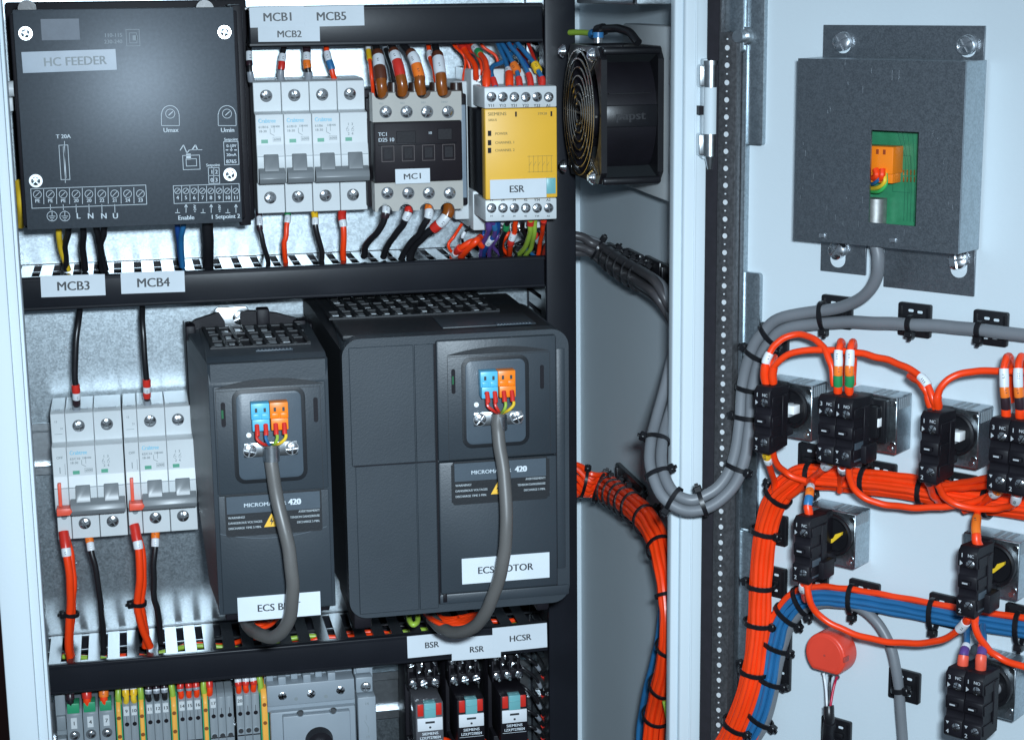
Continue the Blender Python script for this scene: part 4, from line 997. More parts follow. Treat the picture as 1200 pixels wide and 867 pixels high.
b = B(); x0, z1 = MS(331, 829); x1, _ = MS(410, 824); b.box(x0, x1, 56, 62, 960, 1026, .8); part('front_plate', b, LGREY if False else MATS['switch_grey_plastic'], t)
for px, py in ((331, 815), (365, 812), (399, 808)): x, z = ca(px, py, 55); screw(t, x, 55.2, z, 2.7)
for px, py in ((352, 835), (390.5, 832)): x, z = MS(px, py); b = B(); b.cyl((x, 62, z), 'd', 2.5, .8, 18, r2=1.8); part('rivet', b, ZINC, t)
x, z = MS(374, 866); b = B(); b.cyl((x, 62, z), 'd', 9.4, 8, 28, r2=8.6, bv=0); kn = part('shaft_collar', b, BLACKM, t)
b = B(); b.box(x-2.8, x+2.8, 62, 74, z-2.8, z+2.8, .5); part('shaft', b, ZINC, kn)
b = B()
for px, py in ((347, 818), (382, 815)): q = ca(px, py, 55); b.cyl((q[0], 54.9, q[1]), 'd', 1.3, .2, 12)
part('small_hole', b, INKG, t)
t = thing('auxiliary_contact', 'narrow grey auxiliary contact attached right of the main switch', 'auxiliary contact', (134, 0, 960))
xa, xb_ = MS(418.6, 820, 57)[0], MS(440.5, 820, 57)[0]
b = B(); b.box(xa, xb_, 8, 44, 960, 1054, .8); b.box(xa, xb_-1.2, 40, 52, 1034, 1045, .8); b.box(xa+.3, xb_, 40, 57, 960, 1032.6, .8); b.box(xa+1, xb_-2, 40, 47, 1046, 1050, .5); part('body', b, MATS['switch_grey_plastic'], t)
b = B(); b.box(xa+1.5, xb_-3, 36, 45, 1049.5, 1054.5, .5); part('green_tab', b, GRN, t)
x, z = ca(428.5, 804, 52); holes(t, [(x, z)], 3.6, 52); screw(t, x, 52.1, z, 2.9)
b = B(); x = (xa+xb_)/2; b.text('14', x, 1028, 57.05, 1.9); b.text('13', x, 1004, 57.05, 1.9); b.line(x-.6, 1020, x-.6, 1016, 57.05, .3); b.line(x-2, 1016, x+.8, 1010.5, 57.05, .3); b.line(x+.8, 1010.5, x+.8, 1007, 57.05, .3); part('printed_mark', b, INKG, t)
# relays
for i, (nm, px, py, ex) in enumerate((('BSR', 505, 842, 'leftmost of the three'), ('RSR', 553.5, 838, 'middle one of the three'), ('HCSR', 604, 831.5, 'rightmost of the three'))):
    DR = 72.0
    cx_, zz = ca(px, py, DR); zz = 1015.5
    t = thing('plug_in_relay', 'black plug-in relay below the %s sticker, %s' % (nm, ex), 'relay', (cx_, 0, 958), group='black plug-in relays')
    b = B(); b.box(cx_-12.6, cx_+10.6, 8, 40, 958, 1050, 1); b.box(cx_-12.2, cx_+10.2, 38, 52, 1034, 1041, .8); b.box(cx_-12.2, cx_+10.2, 36, 56, 960, 995, .8)
    for k in range(4): b.box(cx_-12.4+k*5.9, cx_-11.2+k*5.9, 38, 55, 1034, 1049, .3)
    part('socket', b, BLACKM, t)
    b = B(); b.box(cx_-10.2, cx_+8.8, 40, DR-1, 996, 1030, 1); part('relay_body', b, CLEARG if i == 0 else BLACKM, t)
    for k in range(3):
        x = cx_-9+k*7.6
        screw(t, x, 55.5, 1037.8, 2.4); screw(t, x+1, 44, 1046.5, 1.6); screw(t, x-2.4, 48, 1043.2, 1.1)
        if k != 1: screw(t, x+.5, 57, 989.5, 2.2)
        b = B(); b.cyl((x+1.5, 55.0, 1035.2), 'd', .9, .8, 10); b.cyl((x+3.4, 50.0, 1042.2), 'd', .7, .8, 10); part('wire_end', b, SCREW, t)
    b = B(); b.box(cx_-8.9, cx_-4.8, DR-8, DR-.5, 1021, 1029.5, .5); b.box(cx_+3.6, cx_+7.6, DR-8, DR-.5, 1021, 1029.5, .5); part('retaining_clip', b, SRED, t)
    b = B(); b.box(cx_-4.6, cx_+3.4, DR-6, DR+1, 1020, 1030.5, .4); b.box(cx_-4.2, cx_+3.0, DR, DR+1.6, 1026, 1026.9, .2); part('test_lever', b, TEAL, t)
    pl = part('marking_plate', B().box(cx_-9.2, cx_+8.0, DR-2, DR, 1010.5, 1019.6, .3), SWHI, t)
    b = B(); b.box(cx_-3.8, cx_+2.6, DR, DR+.1, 1015.8, 1017.3, .05, 1); b.cyl((cx_-.6, DR, 1013), 'd', .8, .1, 10); part('window_slot', b, INK, pl)
    b = B(); b.text('SIEMENS', cx_-.6, 1008.2, DR-.9, 1.9, sx=1.1); b.text('LZX:PT270024', cx_-.6, 1005.2, DR-.9, 1.9, sx=.85); b.line(cx_-8.8, 1003, cx_+7.6, 1003, DR-.9, .25); part('lettering', b, WLAB, t)
for i, (y0, y1, dx) in enumerate(((766, 790, 8), (776, 812, 16), (800, 836, 12), (826, 848, 10), (845, 862, 8))):
    wire('black wire with red sleeve beside the HCSR relay, %s from the top' % ORD[i], [c(640, y1+14, 20), c(636, y1, 38), c(628, (y0+y1)/2, 45), c(626-dx, y0+4, 44), c(620-dx, y0, 30)], 1.15, BLKW, [(16, 24, SRED, 1.5), (34, 39, SGRY, 1.3)], group='red wires beside the relays')
for i, (px, py) in enumerate(((608, 866), (560, 868), (520, 869))):
    wire('red wire plugged under the %s relay' % ('HCSR', 'RSR', 'BSR')[i], [c(px-14+i*4, py+4, 50), c(px-6, py-1, 62), c(px+4, py-2, 62), c(px+12, py+6, 50)], 2.3, REDW, group='red wires below the relays')
# ================================================================ WIRES ON THE PLATE
G1 = 'wires into the top breakers'
def drop2(lab, pts, r, m_, sl, g): return wire(lab, [c(*p) for p in pts], r, m_, sl, group=g)
drop2('black wire at far left above the MCB1 breaker', [(293, 30, 30), (292, 60, 38), (293, 84, 42), (295, 100, 40)], 1.7, BLKW, [(18, 24, SWHI), (24, 27, SBLK), (-9, -3, SGRY)], G1)
drop2('black wire with red sleeve above the MCB2 breaker', [(336, 30, 30), (332, 60, 38), (329, 84, 42), (330, 100, 40)], 1.9, BLKW, [(20, 25, SWHI), (25, 30, SRED), (-10, -3, SGRY)], G1)
drop2('black wire with orange sleeve above the MCB5 breaker', [(358, 30, 30), (359, 60, 38), (361, 84, 42), (362, 100, 40)], 2.1, BLKW, [(12, 19, SBLK), (19, 24, SWHI), (24, 29, SORA), (-9, -3, SGRY)], G1)
drop2('red wire with blue sleeve above the MCB5 breaker', [(380, 30, 30), (383, 60, 38), (389, 82, 42), (394, 99, 40)], 1.8, REDW, [(18, 24, SWHI), (24, 30, SBLU)], G1)
G2 = 'wires below the top breakers'
drop2('black wire with white sleeve hanging below the MCB1 breaker', [(303, 245, 36), (304, 256, 44), (305, 270, 46), (310, 290, 44), (317, 318, 34)], 1.6, BLKW, [(3, 8.5, SBLK), (8.5, 14, SWHI), (14, 17, SBLK)], G2)
drop2('red wire with green sleeve hanging below the MCB2 breaker', [(337, 243, 36), (337, 256, 44), (335, 275, 46), (333, 292, 44), (337, 318, 34)], 1.7, REDW, [(1, 4, SRED), (4, 8.5, SGRN), (8.5, 13, SWHI)], G2)
drop2('black wire with yellow sleeve hanging below the MCB5 breaker', [(368, 242, 36), (369, 254, 44), (371, 272, 46), (377, 295, 42), (375, 318, 34)], 1.8, BLKW, [(2, 11, SYEL), (11, 15, SWHI)], G2)
drop2('red wire with red sleeve hanging below the MCB5 breaker', [(401, 240, 36), (401, 254, 44), (403, 275, 46), (402, 295, 42), (404, 316, 34)], 2.0, REDW, [(5, 13, SRED, 1.4), (13, 17, SWHI)], G2)
G3 = 'heavy black wires into the contactor'
for i, (p, sl, nm) in enumerate(((((434, 30, 26), (440, 52, 46), (445, 80, 62), (447, 100, 68), (449, 113, 66)), [(31, 35, SBRN, 1.5), (35, 44, SWHI, 1.55), (44, 53, SBRN, 1.6)], 'brown and white'),
    (((455, 30, 26), (458, 50, 46), (466, 75, 62), (471, 98, 68), (472, 112, 66)), [(31, 34, SBRN, 1.4), (34, 41, SWHI, 1.45), (41, 52, SRED, 1.45)], 'red and white'),
    (((470, 30, 26), (471, 50, 46), (484, 66, 58), (491, 88, 66), (492, 100, 67), (494, 112, 66)), [(34, 37, SBRN, 1.4), (37, 45, SWHI, 1.45), (45, 54, SORA, 1.45)], 'orange and white'),
    (((505, 30, 26), (509, 50, 46), (514, 72, 60), (517, 95, 67), (519, 112, 66)), [(34, 38, SBRN, 1.5), (38, 50, SWHI, 1.55)], 'white only'))):
    drop2('heavy black wire entering the contactor top, %s sleeves, %s from left' % (nm, ORD[i]), p, 2.5, BLKW, sl + [(-14, -1, BOOT, 1.42)], G3)
for i in range(4):
    x, z = ca(462+i*24.5, 102, 62); 
    t = thing('terminal_boot', 'dark boot on the contactor top, %s from the left' % ORD[i], 'terminal boot', (x, 60, z-6), group='dark boots on the contactor')
    b = B(); b.cyl((x-.5, 62, z-6), 'z', 4.4, 9, 18, r2=3.8); part('boot', b, mat('dark_brown_boot', (.03, .014, .010), .35), t)
drop2('thin orange wire with yellow sleeve beside the contactor corner', [(430, 30, 26), (432, 60, 44), (435, 85, 58), (437, 106, 56), (438, 118, 50)], 1.2, REDW, [(17, 23, SWHI, 1.5), (23, 32, SYEL, 1.5)], G3)
drop2('thin red wire running down behind the fourth contactor wire', [(500, 30, 26), (503, 60, 40), (509, 82, 54), (512, 98, 58)], 1.7, REDW, [(22, 27, SWHI, 1.4)], G3)
drop2('black wire curving down behind the second contactor boot', [(450, 30, 26), (452, 55, 38), (459, 78, 52), (463, 98, 58)], 2.0, BLKW, [(16, 20, SGRY, 1.2)], G3)
G4 = 'black wires below the contactor'
for i, (p, sl) in enumerate(((((452, 236, 66), (452, 250, 70), (445, 268, 66), (430, 285, 54), (426, 300, 44)), [(3, 8, SWHI, 1.2), (8, 11, SBLK, 1.25)]),
    (((479, 235, 66), (478, 250, 70), (470, 266, 66), (456, 284, 54), (449, 301, 44)), [(5, 8, SRED, 1.25), (8, 13, SWHI, 1.2)]),
    (((504, 234, 66), (502, 252, 70), (492, 272, 64), (478, 288, 54), (470, 304, 44)), [(3, 7, SORA, 1.4), (7, 12, SWHI, 1.35)]),
    (((527, 232, 66), (525, 250, 70), (515, 262, 68), (497, 276, 60), (484, 290, 50), (480, 304, 44)), [(-48, -40, BOOT, 1.5), (15, 22, SWHI, 1.35), (22, 26, SRED, 1.35)]))):
    wl_ = drop2('black wire curving left below the contactor, %s from the left' % ORD[i], p, 2.2 if i < 3 else 2.7, BLKW, sl if i < 3 else [(0, 12, BOOT, 1.45), (12, 19, SWHI, 1.3), (19, 25, SRED, 1.3)], G4)
# wires above the yellow relay
G5 = 'wires into the top of the yellow relay'
for i, (lab, p, r, m_, sl) in enumerate((
    ('red wire with green sleeve at the left of the yellow relay', [(545, 30, 30), (556, 55, 52), (569, 72, 74), (570, 92, 88), (570, 106, 90)], 1.8, REDW, [(26, 32, SWHI, 1.4), (32, 37, SGRN, 1.4), (-14, -3, REDW, 1.5)]),
    ('blue wire looping down to the second yellow relay terminal', [(610, 40, 40), (596, 68, 62), (577, 78, 74), (577, 90, 84), (582, 106, 90)], 1.5, BLUW, [(-9, -3, SRED, 1.4)]),
    ('blue wire with red sleeve at the middle of the yellow relay', [(575, 30, 34), (583, 50, 52), (594, 76, 72), (597, 92, 86), (597, 106, 90)], 1.5, BLUW, [(-20, -15, SWHI, 1.4), (-14, -3, REDW, 1.8)]),
    ('blue wire with orange sleeve above the yellow relay', [(578, 30, 34), (588, 50, 56), (602, 75, 76), (608, 92, 86), (609, 106, 90)], 1.5, BLUW, [(-21, -14, SORA, 1.9), (-9, -3, SRED, 1.4)]),
    ('blue wire with red sleeve above the yellow relay, fourth blue one', [(584, 30, 34), (596, 50, 58), (612, 72, 76), (621, 92, 86), (622, 106, 90)], 1.5, BLUW, [(-12, -3, SRED, 1.4)]),
    ('blue wire with yellow sleeve at the right of the yellow relay', [(592, 30, 34), (606, 50, 58), (625, 73, 76), (635, 92, 86), (635, 106, 90)], 1.5, BLUW, [(-21, -15, SYEL, 1.9), (-9, -3, SRED, 1.4)]),
    ('dark blue wire arching behind the yellow relay wires', [(568, 30, 30), (600, 58, 48), (618, 78, 56), (624, 98, 60)], 1.5, DBLW, []),
    ('green and yellow wire coming down beside the fan guard', [(640, 30, 26), (636, 55, 30), (631, 72, 36), (626, 92, 40)], 1.5, YGW, []),
    ('red wire slanting from the top duct towards the yellow relay', [(528, 30, 24), (545, 60, 44), (556, 76, 58), (558, 92, 66)], 1.9, REDW, [(16, 24, SRED, 1.4)]),
    ('second red wire slanting towards the yellow relay, nearer the relay', [(536, 30, 24), (552, 55, 44), (564, 70, 58), (566, 88, 62)], 1.9, REDW, [(20, 28, SRED, 1.5)]),
    ('third thin red wire crossing above the slim grey relay', [(520, 30, 24), (533, 50, 34), (546, 66, 44), (552, 84, 46)], 1.3, REDW, [(12, 16, SWHI, 1.5)]),
    ('pale thin wire crossing between the red ones above the slim relay', [(540, 30, 24), (552, 52, 36), (562, 64, 44), (570, 80, 50)], 1.0, SWHI, []),
    ('red wire at the right end of the yellow relay', [(612, 34, 26), (622, 58, 50), (630, 82, 72), (634, 100, 86), (646, 108, 90)], 1.2, SRED, [(-9, -4, SRED, 1.5)]))):
    drop2(lab, p, r, m_, sl, G5)
G6 = 'wires below the yellow relay'
for lab, p, r, m_, sl in (
    ('violet wire bunched under the left of the yellow relay', [(570, 255, 80), (573, 268, 76), (566, 285, 60), (562, 303, 40)], 1.6, SPUR, [(4, 9, SPUR, 1.4)]),
    ('blue wire under the left of the yellow relay', [(584, 257, 80), (583, 270, 72), (570, 288, 60), (566, 303, 40)], 1.6, DBLW, [(20, 26, SWHI, 1.4)]),
    ('second violet wire under the yellow relay, further right', [(577, 257, 80), (580, 272, 72), (574, 290, 56), (573, 305, 40)], 1.5, SPUR, [(4, 9, SBLU, 1.4)]),
    ('red wire bunched at the duct under the yellow relay', [(530, 301, 44), (540, 290, 60), (556, 282, 64), (565, 288, 60)], 2.0, REDW, [(4, 9, SWHI, 1.2), (12, 18, SRED, 1.4)]),
    ('orange red short wire slanting under the slim grey relay', [(538, 304, 42), (546, 293, 58), (557, 283, 66), (563, 278, 60)], 2.4, REDW, []),
    ('red wire with white sleeve under the middle of the yellow relay', [(604, 258, 80), (603, 270, 74), (598, 287, 66), (597, 303, 42)], 1.7, REDW, [(12, 17, SWHI, 1.4), (17, 22, SRED, 1.4)]),
    ('black wire under the middle of the yellow relay', [(596, 258, 80), (592, 270, 74), (586, 287, 56), (590, 303, 42)], 1.6, BLKW, [(4, 8, SGRN, 1.4)]),
    ('green and yellow wire curving down under the yellow relay', [(622, 258, 82), (621, 272, 76), (616, 288, 62), (606, 300, 42)], 1.7, YGW, [(0, 4, SRED, 1.4)]),
    ('second green and yellow wire under the yellow relay, right one', [(627, 258, 82), (626, 274, 76), (622, 290, 60), (613, 303, 42)], 1.5, YGW, []),
    ('red wire at the right end under the yellow relay', [(637, 256, 82), (636, 268, 70), (633, 284, 52), (630, 303, 40)], 1.5, REDW, [(2, 6, SRED, 1.4)]),
    ('black wire at the right end under the yellow relay', [(612, 258, 80), (614, 272, 62), (628, 288, 44), (634, 303, 36)], 1.5, BLKW, [])):
    drop2(lab, p, r, m_, sl, G6)
cols = [('red', REDW), ('black', BLKW), ('blue', DBLW), ('red', REDW), ('violet', SPUR), ('red', REDW), ('black', BLKW), ('blue', BLUW)]
random.seed(5)
for i, (nm, mm) in enumerate(cols):
    x0 = 522+i*15; 
    drop2('thin %s wire tangled behind the top of the yellow relay, %s from left' % (nm, ORD[i]), [(x0+random.uniform(-6, 6), 30, 20), (x0+random.uniform(-4, 14), 52, 30+random.uniform(-4, 10)), (x0+random.uniform(2, 24), 68, 38+random.uniform(-6, 10)), (x0+random.uniform(4, 22), 96, 36)], random.uniform(.9, 1.3), mm, [(14, 18, random.choice((SWHI, SRED, SWHI)), 1.4)] if i % 2 == 0 else [], G5)
    x0 = 536+i*13
    drop2('thin %s wire tangled under the yellow relay near the duct, %s from left' % (nm, ORD[i]), [(x0+random.uniform(-4, 8), 262, 50), (x0+random.uniform(-8, 10), 276, 52+random.uniform(-6, 8)), (x0+random.uniform(-14, 8), 289, 50+random.uniform(-8, 6)), (x0+random.uniform(-12, 8), 305, 38)], random.uniform(.9, 1.3), mm, [(9, 13, random.choice((SWHI, SRED, SGRN)), 1.4)] if i % 2 else [], G6)
# wires below the HC FEEDER box
G7 = 'wires below the controller box'
for lab, p, r, m_ in (
    ('yellow wire below the controller box, leftmost', [(68, 255, 60), (69, 272, 58), (71, 290, 50), (80, 316, 40)], 1.9, YELW),
    ('black wire right beside the yellow wire below the controller', [(81, 255, 60), (80, 272, 58), (76, 290, 50), (78, 316, 40)], 2.0, BLKW),
    ('black wire hanging below the letter L terminal', [(98, 255, 60), (98, 272, 58), (97, 290, 50), (100, 316, 40)], 2.1, BLKW),
    ('black wire hanging below the left letter N terminal', [(113, 255, 60), (114, 272, 58), (118, 290, 50), (120, 316, 40)], 2.1, BLKW),
    ('black wire crossing over its neighbour below the letter U', [(124, 255, 62), (122, 272, 60), (118, 290, 52), (124, 316, 42)], 2.0, BLKW),
    ('blue wire below the word Enable, left one', [(207, 250, 60), (208, 268, 58), (210, 285, 50), (213, 312, 40)], 1.8, DBLW),
    ('blue wire below the word Enable, right one', [(217, 250, 60), (214, 268, 60), (212, 285, 52), (214, 312, 42)], 1.8, BLUW),
    ('thick black cable below the word Setpoint', [(240, 250, 60), (243, 262, 60), (244, 285, 54), (244, 312, 42)], 3.6, BLKW)):
    drop2(lab, p, r, m_, [], G7)
wire('yellow cable bulging at the lower left edge of the controller', [c(22, 215, 70), c(25, 230, 80), c(26, 245, 78), c(24, 262, 60)], 3.2, YELW)
t = thing('grey_pipe_clip', 'grey plastic clip at the left edge beside the controller', 'clip', (-74, 40, 1435))
p = c(6, 104, 90); b = B(); b.cyl((p.x-9, 90, p.z), 'x', 4.6, 14, 20); b.box(p.x-9, p.x+4, 84, 92, p.z-13, p.z-5, .6); part('clip_body', b, LGREY, t)
# lower breakers wires
G8 = 'wires at the lower breakers'
drop2('black wire from the duct down into the breaker below MCB3', [(96, 345, 30), (92, 375, 46), (88, 415, 50), (89, 460, 48), (91, 490, 42)], 2.0, BLKW, [(-25, -19.5, SRED, 1.35), (-19.5, -15, SWHI, 1.3), (-15, -11, SBLK, 1.3), (-10, -2, SGRY, 1.3)], G8)
drop2('black wire from the duct down into the breaker below MCB4', [(166, 345, 30), (167, 375, 46), (169, 410, 50), (172, 452, 48), (173, 482, 42)], 1.9, BLKW, [(-24, -19, SRED, 1.4), (-19, -15, SWHI, 1.3), (-15, -11, SRED, 1.35), (-9, -1, SGRY, 1.3)], G8)
for i, (p, q) in enumerate(((((74.5, 622, 52), (78, 648, 58), (82, 680, 58), (82, 715, 54), (80, 750, 50), (83, 776, 44)), ((78, 628, 50), (84, 655, 54), (86, 690, 54), (84, 725, 50), (82, 755, 46), (86, 774, 40))),
     (((157, 614, 52), (162, 640, 58), (164, 675, 58), (161, 710, 54), (168, 738, 50), (176, 757, 44)), ((160, 620, 50), (167, 648, 54), (168, 680, 54), (166, 712, 50), (171, 738, 46), (170, 757, 40))))):
    br = ('below MCB3', 'beside the smaller drive')[i]
    drop2('thick red wire hanging from the breaker %s, front strand' % br, p, 2.5, REDW, [(0, 11, SRED, 1.35), (11, 16, SWHI, 1.25)], G8)
    drop2('thick red wire hanging from the breaker %s, rear strand' % br, q, 2.2, REDW, [], G8)
    pp = [c(*v) for v in p]; path = spline(pp, 8); pc, T, n_, s_ = frame_at(path, .60, Vector((0, -1, 0)))
    tie('black cable tie round the red wires %s' % ('at far left', 'beside the smaller drive')[i], pc+Vector((1, 1, 0)), T, n_, s_, 4.2, 3.4, 'cable ties on the breaker wires', .3)
drop2('black wire with orange boot hanging from the breaker below MCB3', [(104, 622, 44), (106, 640, 50), (112, 665, 52), (117, 700, 50), (120, 730, 46), (122, 765, 38)], 1.9, BLKW, [(2, 8, SORA, 1.45), (8, 13, SWHI, 1.35)], G8)
drop2('black wire with orange boot hanging beside the smaller drive', [(182, 615, 44), (182, 635, 50), (180, 665, 52), (181, 700, 50), (186, 722, 46), (188, 752, 38)], 2.0, BLKW, [(2, 9, SORA, 1.45), (9, 14, SWHI, 1.35)], G8)
# ================================================================ BUNDLES THROUGH THE CABINET
def bundle(cpts, offs, lab, nrm, cat='wire', name='wire', group=None, smooth=8, wob=.35, seg=8, scl=None):
    """cpts: world centre points; offs: (side, normal, radius, material, text)"""
    path = spline(cpts, smooth)
    for k, (sa, nb, r, m_, txt) in enumerate(offs):
        P_ = []
        random.seed(k*13+len(cpts))
        ph = random.uniform(0, 6)
        for i, p in enumerate(cpts):
            nv = nrm[i] if isinstance(nrm, list) else nrm
            T = (cpts[min(i+1, len(cpts)-1)]-cpts[max(i-1, 0)]).normalized(); nn = (nv-T*nv.dot(T)).normalized(); s_ = T.cross(nn)
            q_ = scl[i] if scl and i < len(scl) else 1
            P_.append(p+s_*(sa*q_+wob*math.sin(ph+i*1.7))+nn*(nb*q_+wob*math.cos(ph+i*1.3)))
        wire(lab % txt, P_, r, m_, cat=cat, name=name, group=group, smooth=smooth, seg=seg)
    return path
XW = 327.5
GN = 'grey cables looping from cabinet to door'
nW = Vector((-1, 0, 0)); nF = Vector((-.3, -.95, 0)).normalized()
gpts = [c(645, 281, 2), c(676, 284, 6), c(695, 286, 9), wl(712, 297, XW-10), wl(732, 312, XW-10), wl(755, 325, XW-10), wl(776, 340, XW-10), c(789, 365, 158), c(792, 400, 168), c(788, 445, 176), c(776, 490, 190), c(769, 520, 205), c(770, 550, 219), c(783, 578, 232), c(806, 591, 240), dr(832, 585, 26), dr(856, 563, 18), dr(868, 530, 14), dr(873, 495, 12), dr(876, 455, 11), dr(884, 420, 11), dr(898, 395, 11), dr(922, 377, 11), dr(950, 370, 11)]
gn = [nF]*2+[nW]*7+[nF]*6+[N]*9
gp = spline(gpts, 6)
bundle(gpts, [(-4.0, 0, 3.35, GRYW, 'outer')], 'thick grey cable looping to the door, %s one of the pair, to the round cable end', gn, 'cable', 'cable', GN, 6, .2, 16) if False else None
tail1 = [dr(975, 362, 11), dr(1000, 354, 12), dr(1018, 341, 14), dr(1028, 322, 16), dr(1029, 302, 18), dr(1027, 284, 18)]
tail2 = [dr(985, 377, 10), dr(1030, 378, 10), dr(1075, 380, 10), dr(1120, 383, 10), dr(1165, 388, 10), dr(1230, 396, 10)]
for txt, sa, nb, tail, mm, rr in (('ending at the galvanised box', -3.3, .5, tail1, GRYW, 3.3), ('running on right across the door', 3.4, 0, tail2, GRYW, 3.4)):
    P_ = []
    for i, p in enumerate(gpts[:-1] if True else gpts):
        T = (gpts[i+1]-gpts[max(i-1, 0)]).normalized(); nv = gn[i]; nn = (nv-T*nv.dot(T)).normalized(); s_ = T.cross(nn)
        sg = 1
        P_.append(p+s_*sa*sg+nn*nb)
    wire('thick grey cable looping from cabinet to door, %s' % txt, P_+tail, rr, mm, cat='cable', name='cable', group=GN, smooth=6, seg=16)
pts = [p+Vector((2, 3, -6 if i < 6 else 0)) for i, p in enumerate(gpts[:9])]
bundle(gpts[:7]+[c(792, 362, 150), c(806, 395, 146), c(812, 440, 146)], [(-5.2, 4.0, 3.0, DGYW, 'highest one, in front'), (1.2, 5.6, 3.0, DGYW, 'middle one, in front'), (6.8, 2.2, 2.8, DGYW, 'lowest one, in front')], 'dark grey cable on the side wall, %s of lighter cables', gn[:10], 'cable', 'cable', 'dark grey cables on the side wall', 6, .3, 12)
for i, t_ in enumerate((.07, .11, .148, .186, .226, .262)):
    pc, T, n_, s_ = frame_at(gp, t_, nW)
    tie('black cable tie round the grey cables on the side wall, %s from the left' % ORD[i], pc+n_*1.6+s_*.7, T, n_, s_, 8.7, 7.0, 'cable ties round the grey cables', 3.9, w_=1.7)
def tie_px(lab, px, py, fn, path, nrm, a, b_, grp, head=0, shift=0):
    """tie at the point of a path that is nearest to a given surface point"""
    q = fn; best = min(range(len(path)), key=lambda i: (path[i]-q).length)
    p, T, n_, s_ = frame_at(path, sum((path[i+1]-path[i]).length for i in range(best))/sum((path[i+1]-path[i]).length for i in range(len(path)-1)), nrm)
    return tie(lab, p+s_*shift, T, n_, s_, a, b_, grp, head)
GG = 'cable ties on the grey cable loop'
for i, (q, nr) in enumerate(((c(783, 512, 205), nF), (c(776, 556, 222), nF), (c(790, 584, 236), nF), (dr(822, 589, 30), N), (dr(861, 549, 16), N), (dr(874, 487, 12), N), (dr(876, 455, 11), N), (dr(887, 415, 11), N), (dr(903, 390, 11), N))):
    tie_px('black cable tie on the hanging grey cable loop, %s counted from its lower left' % ORD[i], 0, 0, q, gp, nr, 7.2, 4.2, GG, 3.0 if i % 2 else 0.2)
# red bundle on the side wall
RG_ = 'red wires of the bundle on the side wall'
rp_ = [c(645, 560, 2), c(672, 562, 5), c(690, 565, 7), wl(708, 572, XW-11), wl(724, 580, XW-10), wl(742, 592, XW-10), wl(760, 610, XW-10), wl(773, 634, XW-11), wl(781, 665, XW-12), wl(787, 700, XW-12), wl(789, 730, XW-12), wl(786, 765, XW-12), wl(779, 800, XW-12), wl(771, 835, XW-12), wl(766, 885, XW-12)]
rn = [nF]*2+[nW]*13
offs = []
lay = [(-5.4, 2.0), (-3.0, 4.6), (0, 5.4), (3.0, 4.6), (5.4, 2.0), (-1.6, 1.6), (1.8, 1.6), (-6.4, -1.2), (6.4, -1.2), (0, -2.2), (-3.8, -2.6), (3.8, -2.6)]
for k, (a_, n__) in enumerate(lay): offs.append((a_*1.2, n__*1.18, 1.95, REDW, ORD[k]))
for i in range(2):
    wire('blue wire emerging at the left of the red side wall bundle, %s one' % ('front', 'rear')[i], [wl(770, 630, XW-6), wl(776-i, 680, XW-8), wl(775-i, 715, XW-9), wl(770-i, 755, XW-9-i*2), wl(760-i*2, 800, XW-9-i*3), wl(753-i*3, 840, XW-9-i*3), wl(750-i*3, 885, XW-9-i*3)], 1.7, BLUW, group='blue wires of the side wall bundle')
path_r = spline(rp_, 8)
for k, (sa, nb, r, m_, txt) in enumerate(offs):
    lab = 'red wire in the tied bundle on the side wall, %s across its width' % txt if m_ is REDW else '%s wire at the left edge of the red side wall bundle' % ('blue' if txt == 'blue' else 'deeper lying blue')
    bundle(rp_, [(-sa, nb, r, m_, txt)], lab.replace(txt, '%s') if m_ is REDW else lab+'%s', rn, group=RG_, scl=[1.6, 1.55, 1.4, 1.2, 1.05]) if m_ is REDW else bundle(rp_, [(-sa, nb, r, m_, '')], lab+'%s', rn, group='blue wires of the side wall bundle')
for i, t_ in enumerate((.068, .105, .15, .195, .24, .285, .335, .42, .525, .62, .72, .82, .905)):
    pc, T, n_, s_ = frame_at(path_r, t_, nW)
    tie('black cable tie round the red side wall bundle, %s from its top' % ORD[i], pc+n_*1.0, T, n_, s_, 13.2 if i == 0 else 11.4 if i == 1 else 10.2, 9.6 if i < 2 else 8.4, 'cable ties round the red side wall bundle', (3.6, 4.0, 3.3)[i % 3] if i < 6 else 3.9, w_=2.2)
wire('green and yellow wire leaving the side wall bundle at the bottom', [wl(779, 820, XW-16), wl(784, 842, XW-14), wl(790, 860, XW-12), wl(796, 885, XW-12)], 1.8, YGW)
def mount_wall(lab, px0, px1, pyc, hh):
    p, q = wl(px0, pyc, XW), wl(px1, pyc, XW)
    t = thing('tie_mount', lab, 'tie mount', (XW, -(p.y+q.y)/2, p.z-hh), group='black tie mounts on the side wall')
    b = B(); b.box(XW-3.5, XW, -p.y, -q.y, p.z-hh, p.z+hh, .8); b.box(XW-4.6, XW-3, -p.y+3, -p.y+7, p.z-hh+2, p.z+hh-2, .3); part('base', b, BLACK, t)
mount_wall('black tie mount behind the top of the red side wall bundle', 727, 758, 560, 12)
for i, (a_, e_, y_) in enumerate(((716, 733, 293), (738, 755, 300), (761, 779, 309), (780, 796, 318))):
    mount_wall('black tie mount above the grey cables, %s from the left' % ORD[i], a_, e_, y_, 6)
